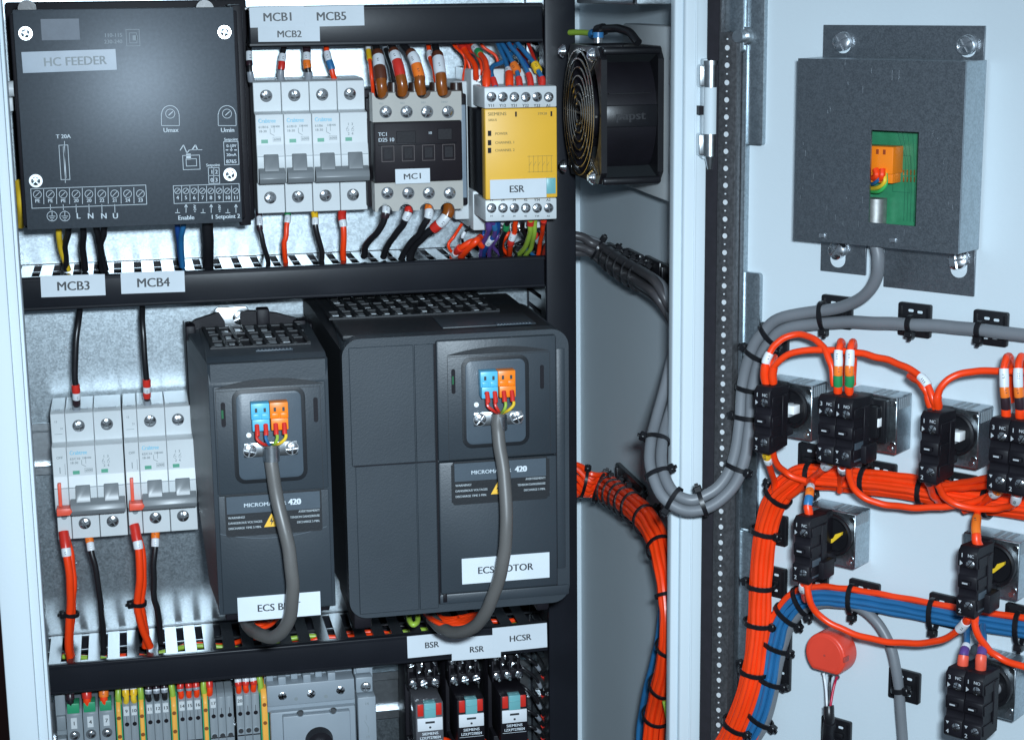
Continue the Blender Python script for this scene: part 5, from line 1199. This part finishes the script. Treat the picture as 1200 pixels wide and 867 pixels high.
# ================================================================ DOOR
door = thing('cabinet_door', 'open white cabinet door carrying switches, wires and a galvanised box', 'door', (180, 0, ZB), 'door')
part('panel', B().box(-15.5, 420, -1.6, 0, ZB, ZT), PAINT, door)
part('gasket', B().box(-15.8, -4.6, 0, 6.5, ZB, ZT, 1.8, 3), FOAM, door)
b = B(); b.box(-4.4, -3.2, 0, 10, ZB, 1601); b.box(-4.4, 6.6, 9, 10.2, ZB, 1474, .4); b.box(6.0, 7.0, 0, 10.2, ZB, 1474, .3)
rl = part('perforated_rail', b, RAILD, door)
b = B(); z = ZB+6; k = 0
while z < 1474:
    b.cyl((1.2, 10.2, z), 'd', 1.5 if k % 2 == 0 else .5, .35, 12); z += 4.75; k += 1
part('rail_hole', b, mat('bright_hole_metal', (.85, .88, .90), .3, .3), rl)
b = B(); b.box(7.2, 10.2, 0, 4.5, ZB, ZT, .4); z = ZB
part('rail_flange', b, GALV, door)
for k, (y0, y1, lab) in enumerate(((-60, 170, 'upper galvanised plate with a bolt'), (319, 620, 'middle galvanised plate'))):
    z1 = da(880, y0, 3)[1]; z0 = da(880, y1, 3)[1]
    b = B(); b.rrect(8.5 if k else 6.8, 20.5, z0, z1, 0, 3.2, 1.8, .3); 
    if k == 0: b.rrect(-4.0, 9, da(855, 62, 8)[1], z1, 4, 6.5, 3, .4)
    o = part('stiffening_plate', b, GALV, door, lab)
    if k == 0:
        s_, z = da(873, 42, 3); b = B(); b.cyl((s_, 3, z), 'd', 5.6, 3, 24, r2=5.0); b.cyl((s_, 6, z), 'd', 3.8, 4.5, 20, r2=3.4); part('bolt', b, ZINC, o)
z1 = da(880, 620, 3)[1]
b = B(); b.rrect(8.8, 18.5, ZB, z1-2, 0, 2.6, 1.5, .3); part('stiffening_plate', b, GALV, door, 'lower galvanised plate')
# galvanised interface box
BD = 25.0
bx = thing('interface_box', 'galvanised metal box with window showing a green circuit board', 'metal box', (104, 0, 1341), 'door')
b = B(); x0, x1 = 56.8, 150.2
def plate_h(sx0, sx1, z0, z1, slots):
    b = B(); b.box(sx0, sx1, .3, 1.9, z0, z1, .3, 1); return b
b = B(); b.box(x0, x1, .4, 1.9, 1455, 1478, .2, 1); p1 = part('mounting_bracket', b, GALVB, bx)
b = B(); a = da(962, 325, 1)[0]; e = da(1030, 333, 1)[0]; e2 = da(1045, 335, 1)[0]
b.box(a, a+28, .4, 1.9, 1345.5, 1372, .2, 1); b.box(x1-52.5, x1, .4, 1.9, 1340.5, 1372, .2, 1); p2 = part('mounting_bracket', b, GALVB, bx)
ss0, ss1 = 56.0, 152.2; zb_, zt_ = 1365.4, 1461.2
wx0, wz1 = da(1021, 152, BD); wx1, wz0 = da(1073, 265, BD)
b = B()
for q in ((ss0, wx0, zb_, zt_), (wx1, ss1, zb_, zt_), (wx0, wx1, wz1, zt_), (wx0, wx1, zb_, wz0)): b.box(q[0], q[1], BD-1.3, BD, q[2], q[3])
fc = part('cover_front', b, GALVB, bx)
b = B(); b.box(ss1-1.4, ss1, 2, BD-1.2, zb_, zt_, .3, 1); b.box(ss0, ss0+1.3, 2, BD-1.2, zb_, zt_, .3, 1); b.box(ss0+1, ss1-1, 2, BD-1.2, zt_-1.3, zt_-.1); b.box(ss0+1, ss1-1, 2, BD-1.2, zb_+.1, zb_+1.3)
part('cover_side', b, GALV, bx)
b = B()
for px, py in ((963.5, 276), (1046.5, 281.5)):
    s_, z = da(px, py, BD); b.box(s_-1.7, s_+1.7, BD, BD+.9, z-1.0, z+1.2, .2)
part('bent_tab', b, SCREW, bx)
b = B(); random.seed(11)
for i in range(34):
    s_ = random.uniform(ss0+3, ss1-3); z = random.uniform(zb_+3, zt_-3)
    if wx0-2 < s_ < wx1+2 and wz0-2 < z < wz1+2: continue
    b.line(s_, z, s_+random.uniform(-.3, .3), z+random.uniform(.8, 3.6), BD, random.uniform(.14, .3), .03)
for px in (1045, 1053): s_, z = da(px, 94, BD); b.line(s_, z, s_+.1, z+5, BD, .4, .03)
part('scratch', b, ZINC, bx)
part('circuit_board', B().box(wx0-16, wx1+9, 8, 9.6, wz0-5, wz1+6), PCB, bx)
b = B()
for i in range(4):
    for k in range(2): s_, z = da(1059+i*4.2, 202+k*8, 9.7); b.box(s_-.35, s_+.35, 9.6, 9.8, z-1.4, z+1.4)
part('solder_pad', b, GOLD, bx)
b = B()
for i in range(7): s_ = wx0+6+i*3.1; b.line(s_, wz1, s_+6-i*1.2, wz1-16-i*3, 9.62, .3); b.line(s_+6-i*1.2, wz1-16-i*3, s_+6-i*1.2, wz0, 9.62, .3)
b.rectline(wx0+5, wx0+15, wz0+15, wz0+34, 9.62, .3)
part('board_track', b, mat('dark_board_track', (.02, .13, .07), .3), bx)
s_, z = da(1024, 171, 20); s1, z1_ = da(1046, 202, 20)
b = B(); b.box(s_-8, s1, 9, 20, z1_-1, z, .5); b.box(s_-8, s1-1, 9, 18, z1_-6, z1_, .5); pg = part('orange_plug', b, ORAC, bx)
b = B(); b.box(s_+1.5, s_+3, 20, 20.2, z-4, z-1.5); b.box(s_+5.5, s_+7, 20, 20.2, z-4, z-1.5); part('plug_hole', b, mat('plug_hole_red', (.3, .05, .01), .5), pg)
def dws(pts): return [Vector(dw_l(*p)) for p in pts]
def dl(px, py, d): s_, z = da(px, py, d); return Vector((s_, -d, z))
for nm, pts, mt, r in (('core_wire', [(1030, 200, 20), (1031, 208, 22), (1025, 214, 20), (1019, 216, 14)], BLUW, 1.0), ('core_wire', [(1036, 200, 20), (1037, 212, 22), (1030, 219, 20), (1018, 221, 14)], YELW, 1.1), ('core_wire', [(1038, 203, 20), (1038, 216, 21), (1030, 224, 20), (1018, 224, 14)], mat('green_core_pvc', (.05, .42, .10), .35), 1.0), ('core_wire', [(1026, 198, 21), (1028, 205, 22), (1024, 208, 20)], REDW, 1.8), ('core_wire', [(1034, 198, 21), (1034, 205, 22), (1032, 209, 21)], REDW, 1.8)):
    part(nm, B().tube(spline([dl(*p) for p in pts], 6), r, 8), mt, bx)
b = B(); p = dl(1029, 232, 14); b.cyl((p.x-1, 14, p.z-22), 'z', 5.6, 22, 20); part('cable_gland', b, mat('dull_zinc_gland', (.38, .38, .37), .5, .8, .2, 300), bx)
for px, py, sl in ((987, 49, 1), (1133, 53, 1), (981, 293, 0), (1123, 304, 0)):
    s_, z = da(px, py, 3)
    b = B(); b.rrect(s_-4.6, s_+4.6, z-6 if sl else z-9.5, z+5.2 if sl else z+5, 1.8, 2.05, 4.3); part('keyhole_slot', b, PAINT, bx)
    b = B(); b.cyl((s_, 2, z), 'd', 5.2, 2.8, 22, r2=4.4); so = part('mounting_screw', b, SCREW, bx)
    if not (px == 1133): screw(so, s_, 5.1, z, 4.4, 'cross_head')
    else: screw(so, s_, 5.1, z, 4.4, 'cross_head'); b = B(); [b.torus((s_, 3+i*.9, z), 'd', 4.4, .35, 22, 6) for i in range(4)]; part('thread', b, ZINC, so)
# ------------------------------------------------ tie mounts on the door
MG = 'black square tie mounts on the door'
def mount(lab, px, py, w_=19, h_=18, rot=0):
    s_, z = da(px, py, 2)
    t = thing('tie_mount', lab, 'tie mount', (s_, 0, z-h_/2), 'door', MG)
    b = B(); b.rrect(s_-w_/2, s_+w_/2, z-h_/2, z+h_/2, .4, 3.0, 1.2, .3); b.box(s_-w_*.3, s_+w_*.3, 3, 5.2, z-1.6, z+1.6, .6); b.box(s_-w_*.5+1.2, s_-w_*.5+2.2, 3, 3.8, z-h_*.4, z+h_*.4); b.box(s_+w_*.5-2.2, s_+w_*.5-1.2, 3, 3.8, z-h_*.4, z+h_*.4)
    part('base', b, BLACK, t)
    b = B()
    for dx, dz in ((-1.8, h_*.28), (3.5, h_*.26), (-2.2, -h_*.28), (3.0, -h_*.26)): b.rrect(s_+dx-1.5, s_+dx+1.5, z+dz-.7, z+dz+.7, 3.0, 3.1, .6)
    part('mount_hole', b, PAINT, t); return t
for lab, px, py in (('tie mount where the grey cable turns up to the galvanised box', 981, 365), ('tie mount under the straight grey cable, left of two', 1072, 374.5), ('tie mount under the straight grey cable, right of two', 1161, 384),
    ('tie mount above the red wires between first and second switch', 953, 538), ('tie mount above the red wires right of the second switch', 1032, 559), ('tie mount above the red wires right of the third switch', 1125, 573),
    ('tie mount half hidden beside the vertical red wires, upper', 906, 619), ('tie mount half hidden beside the vertical red wires, lower', 905, 680),
    ('tie mount above the blue wires left of the grey cable drop', 1013, 698), ('tie mount on the blue wires left of the right hand switch', 1108, 715), ('tie mount at the right edge on the blue wires', 1198, 728),
    ('tie mount behind the wires under the switch with yellow mark', 953, 690), ('tie mount holding the single grey cable in the lower middle', 1060, 802), ('tie mount under the black cable of the red cap', 980, 858),
    ('tie mount behind the grey loop at the top left', 907, 400)):
    mount('black '+lab, px, py)
mount('tall black tie mount right of the wires at the lower left', 913, 763, 16, 46)
# ------------------------------------------------ switches
SG = 'black switch blocks on the door'
def switch(lab, rpx, rpy, bpx, n, kind, marks=True):
    cs, cz_ = da(rpx, rpy, 22); bs, _ = da(bpx, rpy, 52)
    t = thing('door_switch', lab, 'switch', (cs, 0, cz_-16), 'door', SG)
    b = B(); b.box(cs-23, cs+8.6, .4, 16.5, cz_-18, cz_+13.2, .5, 1)
    part('metal_housing', b, GALV, t)
    b = B()
    for i in range(6): b.box(cs+8.5, cs+8.9, 3+i*2.1, 4.2+i*2.1, cz_+6.5-(0), cz_+12.3)
    for i in range(3): b.box(cs-8+i*4, cs-6+i*4, 2.5, 14, cz_+13.1, cz_+13.5)
    part('housing_slot', b, MGREY, t)
    b = B()
    for dx, dz in ((6.4, 9.8), (6.6, -12.6), (5.2, -15)): b.cyl((cs+dx, 16.5, cz_+dz), 'd', 1.5, .5, 14)
    part('rivet', b, SCREW, t)
    if kind != 'square':
        b = B(); b.cyl((cs-3.5, 16.5, cz_), 'd', 11.4, 2.5, 36); b.torus((cs-3.5, 19.5, cz_), 'd', 10.4, 1.3, 36, 8); rg = part('clamp_ring', b, BLACK, t)
    else:
        b = B(); b.box(cs-14, cs+4.5, 16.5, 22, cz_-12, cz_+12, 1.2); b.box(cs-14, cs+2.5, 21, 26, cz_-9, cz_+9, 1.5); rg = part('clamp_ring', b, BLACK, t)
    b = B(); b.box(cs-13, cs-3.5, 19, 33, cz_-13.5, cz_+12.5, 1.2); b.box(cs-12, cs-1, 19, 27, cz_-15, cz_-8, 1); b.box(cs-12, cs-4, 19, 29, cz_+9, cz_+14.5, 1); part('adapter', b, BLACKM, t)
    if kind in ('pin', 'square'):
        b = B(); b.box(cs-1.6, cs+2.6, 19, 25.5, cz_-2.4, cz_+2.6, .5); part('lamp_holder', b, GLAS, t)
        part('pin_bracket', B().box(cs-6, cs-1.2, 19, 24, cz_-4.6, cz_+3.0, .5), mat('pin_bracket_grey', (.35, .38, .40), .4), t)
        if kind == 'pin': part('red_contact', B().box(cs-7.6, cs-4.6, 20, 25, cz_-2.2, cz_+2.2, .4), REDP, t)
    elif kind == 'yellow':
        b = B(); b.ext([(cs-6.5, cz_-5.5), (cs-2.5, cz_-3.6), (cs+2.8, cz_+1.6), (cs+3.0, cz_+3.4), (cs-1.0, cz_+1.4), (cs-2.2, cz_-1.0), (cs-4.0, cz_-2.0)], 20, 21.6); part('arrow_mark', b, YELW, t)
    elif kind == 'tube':
        b = B(); b.cyl((cs-1.5, 19, cz_-1), 'd', 3.6, 4, 20); part('lamp_holder', b, mat('dusty_clear_tube', (.35, .36, .38), .3), t)
    bz0, bz1 = cz_-19.6, cz_+17.6
    for k in range(n):
        xa_ = bs+k*10.4; xb__ = xa_+10.1
        b = B()
        prof = [(33, bz0+2), (50.5, bz0), (52, bz0+1.5), (52, bz0+10), (50, bz0+11.2), (50, bz0+14.5), (51.2, bz0+15.5), (51.2, bz0+21.5), (50, bz0+22.5), (50, bz0+25.8), (52, bz0+27), (52, bz1-2.5), (49.5, bz1), (33, bz1-1)]
        b.ext([(d_, z_) for d_, z_ in prof], xa_, xb__, 'dz', .35, 1)
        b.box(xa_+2.5, xb__-2.5, 50, 53.3, bz0+17.5, bz0+19.6, .3)
        bk = part('contact_block', b, BLACKM, t)
        screw(bk, xa_+6.8, 52.1, bz1-8.5, 2.1); screw(bk, xa_+6.8, 52.1, bz0+6.5, 2.1)
        b = B(); L = (['1', '2'], ['3', '4'], ['X1', 'X2'])[k % 3]
        b.text('3' if (n == 2 and k == 0) else '1', xa_+2.2, bz1-4.4, 52.05, 2.2); b.text('NO' if k else 'NC', xa_+7.0, bz1-4.2, 52.05, 1.6)
        b.text('4' if (n == 2 and k == 0) else '2', xa_+2.2, bz0+3.4, 52.05, 2.2); b.ext([(xa_+1.2, bz1-10), (xa_+1.2, bz1-7.4), (xa_+2.8, bz1-8.7)], 52, 52.1)
        b.box(xa_+3.5, xa_+6.5, 53.3, 53.4, bz0+18.2, bz0+19); b.ext([(xa_+1.2, bz0+8.8), (xa_+3, bz0+8.8), (xa_+2.1, bz0+7.2)], 52, 52.1)
        part('lettering', b, mat('dim_block_print', (.42, .44, .46), .5), bk)
        if k == n-1:
            b = B()
            for q in (4, 15, 26): b.box(xb__-.1, xb__+.5, 34, 49.5, bz0+q, bz0+q+5.5, .2, 1)
            b.box(xb__-.1, xb__+.9, 36, 40, bz0+8, bz1-6, .3, 1); part('side_rib', b, BLACKM, bk)
    if kind in ('square', 'yellow'):
        xa_ = bs+(n-1)*10.4+10.1; b = B(); b.box(xa_, xa_+.4, 37, 48, bz0+3, bz0+13); part('rating_sticker', b, DRIVEP, t)
        b = B()
        part('side_step', B().box(xa_-3, xa_+3.5, 30, 42, bz0+1, bz0+11, 1), BLACKM, t)
    return t
switch('switch with red and white pin, first from the left in the top row', 929.5, 479, 883, 1, 'pin')
switch('double block switch with square white pin, second in the top row', 1028, 493.5, 957.5, 2, 'square')
switch('single block switch with red pin, third in the top row', 1123, 510, 1077.5, 1, 'pin')
switch('double block switch cut by the right edge in the top row', 1228, 522, 1158, 2, 'square')
switch('switch with yellow arrow left, right of the thick vertical red wires', 980, 629, 929, 1, 'yellow')
switch('switch with yellow arrow at the right, above the blue wires', 1170, 664, 1122, 1, 'yellow')
switch('double block switch at the lower right corner under two blue wires', 1166, 806, 1107.5, 2, 'tube')
# ------------------------------------------------ red cap potentiometer
pt = thing('potentiometer', 'round salmon red capped part with three soldered pins on door', 'potentiometer', (da(985, 765, 10)[0], 0, da(985, 795, 10)[1]), 'door')
PD = 16.0
cs, cz_ = da(966.5, 767, PD); R1 = 12.9
def capprof(r, fl):
    out = []
    for i in range(33):
        a = math.radians(-90+fl + (360-2*fl)*i/32); out.append((cs+r*math.cos(a), cz_+r*math.sin(a)))
    return out
b = B(); b.ext(capprof(R1, 38), 2, PD, 'xz', 1.4, 3); part('cap', b, SALM, pt)
part('rim_ridge', B().ext(capprof(R1-2.2, 38), PD-.2, PD+.25, 'xz', .15, 1), SALM, pt)
b = B(); b.cyl((cs, PD+.25, cz_), 'd', .7, .25, 10); b.box(cs+R1-.6, cs+R1+.4, 12, 17, cz_-1, cz_+2, .2); part('moulding_mark', b, mat('dark_salmon', (.45, .06, .045), .5), pt)
for i, dx in enumerate((-5.2, .6, 6.0)):
    x = cs+dx*.8; b = B(); b.box(x-.8, x+.8, PD-7, PD-6.2, cz_-14.5, cz_-9.0, .1, 1); b.torus((x, PD-6.5, cz_-13.6), 'd', 1.1, .4, 14, 6); part('solder_pin', b, ZINC, pt)
def dwl(x, d, z): return dw(x, d, z)
jn = dr(971, 828, 15)
for nm, dx, mt in (('white', -4.2, SWHI), ('black', .5, BLKW), ('crimson', 4.8, mat('crimson_wire', (.45, .01, .05), .35))):
    wire('thin %s wire soldered to the red capped part' % nm, [dw(cs+dx, PD-6, cz_-13.5), dw(cs+dx*.7, PD-6, cz_-18), jn+U*dx*.25+Vector((0, 0, 2)), jn+U*dx*.1+Vector((0, 0, -5))], .75, mt, group='thin wires of the red capped part')
wire('black sheathed cable below the three thin wires', [jn+Vector((0, 0, 1)), dr(972, 842, 16), dr(971, 858, 10), dr(970, 885, 8)], 3.0, BLKW, [(0, 6, BLKW, .95), (9, 30, BLACKM, 1.25)], cat='cable', name='cable')
# ------------------------------------------------ door bundles
rb = [dr(828, 900, 12), dr(852, 870, 12), dr(872, 825, 12), dr(882, 785, 12), dr(888, 735, 12), dr(891, 685, 12), dr(894, 640, 12), dr(900, 605, 12), dr(914, 577, 12), dr(938, 560, 12), dr(968, 559, 12), dr(1010, 563, 12), dr(1055, 569, 12), dr(1100, 577, 12), dr(1150, 585, 12), dr(1230, 596, 12)]
rpath = spline(rb, 8)
lay = [(-5.6, -.4), (-3.4, 1.8), (-.9, 3.0), (1.7, 2.8), (4.0, 1.4), (5.7, -.8), (-4.4, -3.4), (-1.6, -1.4), (1.2, -1.8), (3.6, -3.0), (.3, 5.6), (-.6, -4.4)]
for k, (sa, nb) in enumerate(lay):
    bundle(rb, [(sa, nb, 1.8, REDW, ORD[k])], 'red wire in the big curved bundle on the door, %s across its width', N, group='red wires of the big door bundle', wob=.45)
G_ = 'cable ties on the big red door bundle'
for i, q in enumerate(((860, 845), (883, 785), (888, 731), (891, 683), (897, 624), (911, 579), (952, 560), (1015, 564), (1085, 574), (1108, 578), (1160, 586))):
    tie_px('black cable tie round the big red door bundle, %s from the bottom' % ORD[i], 0, 0, dr(q[0], q[1], 12), rpath, N, 8.3, 7.4, G_, (0.2, 3.3, 0, 3.1)[i % 4] if i < 7 else 3.3)
bb = [dr(845, 900, 9), dr(872, 868, 9), dr(890, 835, 9), dr(900, 795, 9), dr(907, 755, 9), dr(917, 724, 9), dr(935, 703, 9), dr(960, 696, 9), dr(990, 698, 9), dr(1030, 705, 9), dr(1080, 714, 9), dr(1140, 724, 9), dr(1230, 738, 9)]
bpath = spline(bb, 8)
for k, (sa, nb, r, m_, tx) in enumerate(((-5.0, .6, 1.8, REDW, 'red wire along the top edge of the blue door bundle'), (-1.8, 1.6, 1.7, BLUW, 'uppermost blue wire of the door bundle'), (1.4, 2.2, 1.7, BLUW, 'second blue wire of the door bundle'), (4.4, .8, 1.7, BLUW, 'third blue wire of the door bundle'), (1.6, -1.6, 1.7, BLUW, 'blue wire lying deepest in the door bundle'))):
    bundle(bb, [(-sa if False else sa, nb, r, m_, '')], tx+'%s', N, group='wires of the blue door bundle', wob=.3)
wire('grey cable under the blue bundle, turning down to its own mount', [dr(852, 908, 7), dr(880, 874, 7), dr(899, 840, 7), dr(909, 797, 7), dr(916, 762, 7), dr(926, 733, 7), dr(943, 713, 7), dr(968, 706, 7), dr(1000, 709, 8), dr(1022, 722, 9), dr(1040, 748, 9), dr(1050, 782, 9), dr(1055, 825, 8), dr(1059, 885, 8)], 2.9, GRYW, cat='cable', name='cable', seg=14)
wire('thin red wire outside the grey cable at the lower left', [dr(872, 895, 9), dr(888, 862, 9), dr(900, 830, 9), dr(908, 800, 9), dr(910, 770, 9)], .9, REDW)
G_ = 'cable ties on the blue door bundle'
for i, q in enumerate(((890, 838), (899, 794), (906, 755), (921, 716), (938, 700), (1000, 700), (1095, 716), (1190, 731))):
    tie_px('black cable tie round the blue door bundle, %s from the lower left' % ORD[i], 0, 0, dr(q[0], q[1], 9), bpath, N, 8.6, 5.0, G_, 0.1 if i < 3 else .2, shift=1.5)
gq = spline([dr(968, 706, 7), dr(1000, 709, 8), dr(1022, 722, 9), dr(1040, 748, 9), dr(1050, 782, 9), dr(1055, 825, 8), dr(1059, 885, 8)], 8)
tie_px('black cable tie holding the single grey cable to its mount', 0, 0, dr(1053, 806, 8), gq, N, 3.6, 3.6, 'single cable ties on the door', 3.0)
g2 = spline([dr(940, 377, 10)]+tail2, 6)
for i, q in enumerate(((1064, 380), (1150, 387))):
    tie_px('black cable tie on the straight grey cable, %s of two' % ('left', 'right')[i], 0, 0, dr(q[0], q[1], 10), g2, N, 4.1, 4.1, 'single cable ties on the door', .3)
tie_px('black cable tie round both grey cables where they part', 0, 0, dr(966, 368, 11), spline([dr(940, 371, 10), dr(990, 369, 10)], 8), N, 7.6, 4.2, 'single cable ties on the door', .2)
# ------------------------------------------------ single wires on the door
GJ = 'red jumper wires between the door switches'
def J(lab, pts, sl=(), m_=None, r=1.85, g=GJ): return wire(lab, [dr(*p) for p in pts], r, m_ or REDW, sl, group=g, smooth=8)
J('red jumper arching high from the first to the second switch', [(898, 449, 42), (896, 432, 44), (903, 411, 42), (918, 396, 38), (939, 391.5, 34), (960, 401, 36), (972, 421, 40), (978, 452, 42)], [(0, 11, REDW, 1.35), (12, 18, SWHI, 1.3)])
J('long red jumper from the first switch across to the third', [(906, 448, 42), (907, 430, 44), (926, 414, 42), (958, 409.5, 38), (998, 412, 36), (1032, 419, 36), (1062, 430, 38), (1083, 445, 42), (1093, 466, 44), (1096, 478, 42)], [(0, 9, REDW, 1.3), (-20, -13, SWHI, 1.3)])
J('short red boot wire behind the first switch wires', [(901, 449, 40), (900, 436, 42), (903, 424, 40), (908, 418, 30)], [(0, 10, REDW, 1.3)])
J('red wire from the third switch towards the one at the edge', [(1099, 477, 42), (1099, 462, 44), (1109, 446, 42), (1128, 437, 38), (1160, 434, 36), (1230, 436, 36)], [(0, 7, REDW, 1.3)])
J('red wire entering the third switch beside the sleeved jumper', [(1091, 476, 42), (1086, 460, 43), (1078, 448, 42), (1066, 440, 34)], [(0, 6, REDW, 1.2)])
for i, px in enumerate((982, 995.5)):
    J('upright red loop with green sleeve above the second switch, %s' % ('left', 'right')[i], [(px, 461, 42), (px, 445, 44), (px+.5, 420, 44), (px+2, 403, 40), (px+5, 401, 32), (px+5, 415, 24), (px+4, 450, 20)], [(1, 5, REDW, 1.3), (5, 11, SGRN, 1.35), (11, 16, SORA, 1.3), (16, 24, SWHI, 1.3)])
for i, px in enumerate((1177.5, 1194)):
    J('upright red loop above the switch at the right edge, %s' % ('left', 'right')[i], [(px+2, 491, 42), (px+1, 470, 44), (px-1, 440, 44), (px+1, 420, 40), (px+6, 418, 32), (px+8, 430, 24), (px+8, 470, 20)], [(1, 6, REDW, 1.3), (6, 12, SBLK, 1.35), (12, 17, SORA, 1.3), (17, 26, SWHI, 1.3)])
J('red wire with yellow sleeve below the first switch', [(898, 520, 42), (899, 535, 38), (903, 550, 28), (908, 568, 16), (906, 590, 14)], [(3, 10, SYEL, 1.4), (11, 15, SWHI, 1.35)])
J('red wire curving from the first switch into the big bundle', [(905, 520, 42), (908, 538, 34), (921, 553, 24), (945, 563, 20), (985, 567, 18), (1030, 570, 16)], [(0, 5, REDW, 1.3)])
J('red wire with yellow and white sleeves under the second switch', [(982, 530, 42), (972, 541, 36), (960, 553, 28), (944, 566, 18), (925, 582, 14)], [(3, 11, SYEL, 1.7), (12, 20, SWHI, 1.6)])
J('short red wire with white sleeve right under the second switch', [(989, 533, 42), (988, 546, 38), (986, 560, 22), (984, 575, 16)], [(2, 9, REDW, 1.2), (9, 16, SWHI, 1.5), (16, 20, SBLK, 1.4)])
J('red wire sagging below the big bundle to the right', [(997, 536, 42), (995, 552, 40), (1000, 570, 36), (1016, 584, 32), (1046, 592, 28), (1090, 594, 26), (1130, 590, 24), (1160, 580, 26), (1178, 568, 32), (1184, 560, 38)], [(0, 4, REDW, 1.3)])
J('red wire below the third switch with dark sleeve', [(1090, 553, 42), (1089, 563, 38), (1092, 576, 28), (1100, 588, 18)], [(1, 5, SRED, 1.3), (5, 9, SBLK, 1.5)])
J('red wire from the third switch sagging to the lower right', [(1097, 553, 42), (1100, 569, 38), (1110, 584, 32), (1130, 593, 28), (1160, 596, 26), (1184, 592, 28), (1192, 580, 36), (1192, 565, 40)], [(0, 5, REDW, 1.3), (-16, -8, SWHI, 1.5)])
J('red wire with black and orange sleeves below the edge switch', [(1176, 560, 42), (1170, 573, 36), (1158, 583, 28), (1146, 592, 20), (1130, 598, 16)], [(3, 8, SBLK, 1.8), (8, 13, SORA, 1.6), (13, 18, SWHI, 1.6)])
J('red wires fanning from the big bundle to the edge switch', [(1090, 570, 16), (1120, 566, 20), (1145, 562, 26), (1165, 556, 34), (1175, 548, 36)])
J('second red wire fanning to the edge switch, lower one', [(1090, 574, 16), (1122, 571, 20), (1150, 569, 26), (1172, 563, 34), (1180, 552, 36)])
J('short red wire with orange and blue sleeve above left arrow switch', [(948, 606, 42), (947, 592, 42), (949, 575, 36), (952, 562, 22)], [(0, 7, REDW, 1.3), (7, 12, SBLU, 1.35), (12, 17, SORA, 1.35), (17, 22, SWHI, 1.3)])
J('red wire with orange sleeve above the right arrow switch', [(1148, 643, 42), (1144, 628, 42), (1144, 612, 36), (1146, 596, 22)], [(0, 8, REDW, 1.35), (8, 21, SORA, 1.35)])
J('long red jumper drooping between the two arrow switches', [(947, 680, 42), (948, 700, 42), (958, 718, 38), (980, 733, 34), (1018, 747, 30), (1065, 753, 30), (1103, 749, 32), (1126, 735, 36), (1138, 718, 42)], [(0, 4, REDW, 1.2), (-17, -9, SWHI, 1.4), (-8, -3, REDW, 1.3)])
J('short red wire with white sleeve under the left arrow switch', [(942, 680, 42), (941, 690, 38), (944, 702, 24)], [(3, 9, SWHI, 1.3)])
J('red wire drooping from the right arrow switch to the edge', [(1142, 718, 42), (1144, 738, 42), (1156, 757, 38), (1176, 772, 34), (1230, 790, 34)], [(0, 4, REDW, 1.2)])
for i, (px, dx) in enumerate(((1128, 5), (1149, 3))):
    J('blue wire dropping into the lower right switch, %s' % ('left', 'right')[i], [(px, 784, 42), (px+1, 768, 42), (px+dx, 752, 34), (px+dx, 732, 18)], [(0, 8, REDP, 1.7), (8, 12, SPUR, 1.5)] + ([(12, 15, SWHI, 1.45)] if i == 0 else [(12, 17, REDP, 1.4)]), BLUW, 1.7, 'blue wires into the lower right switch')
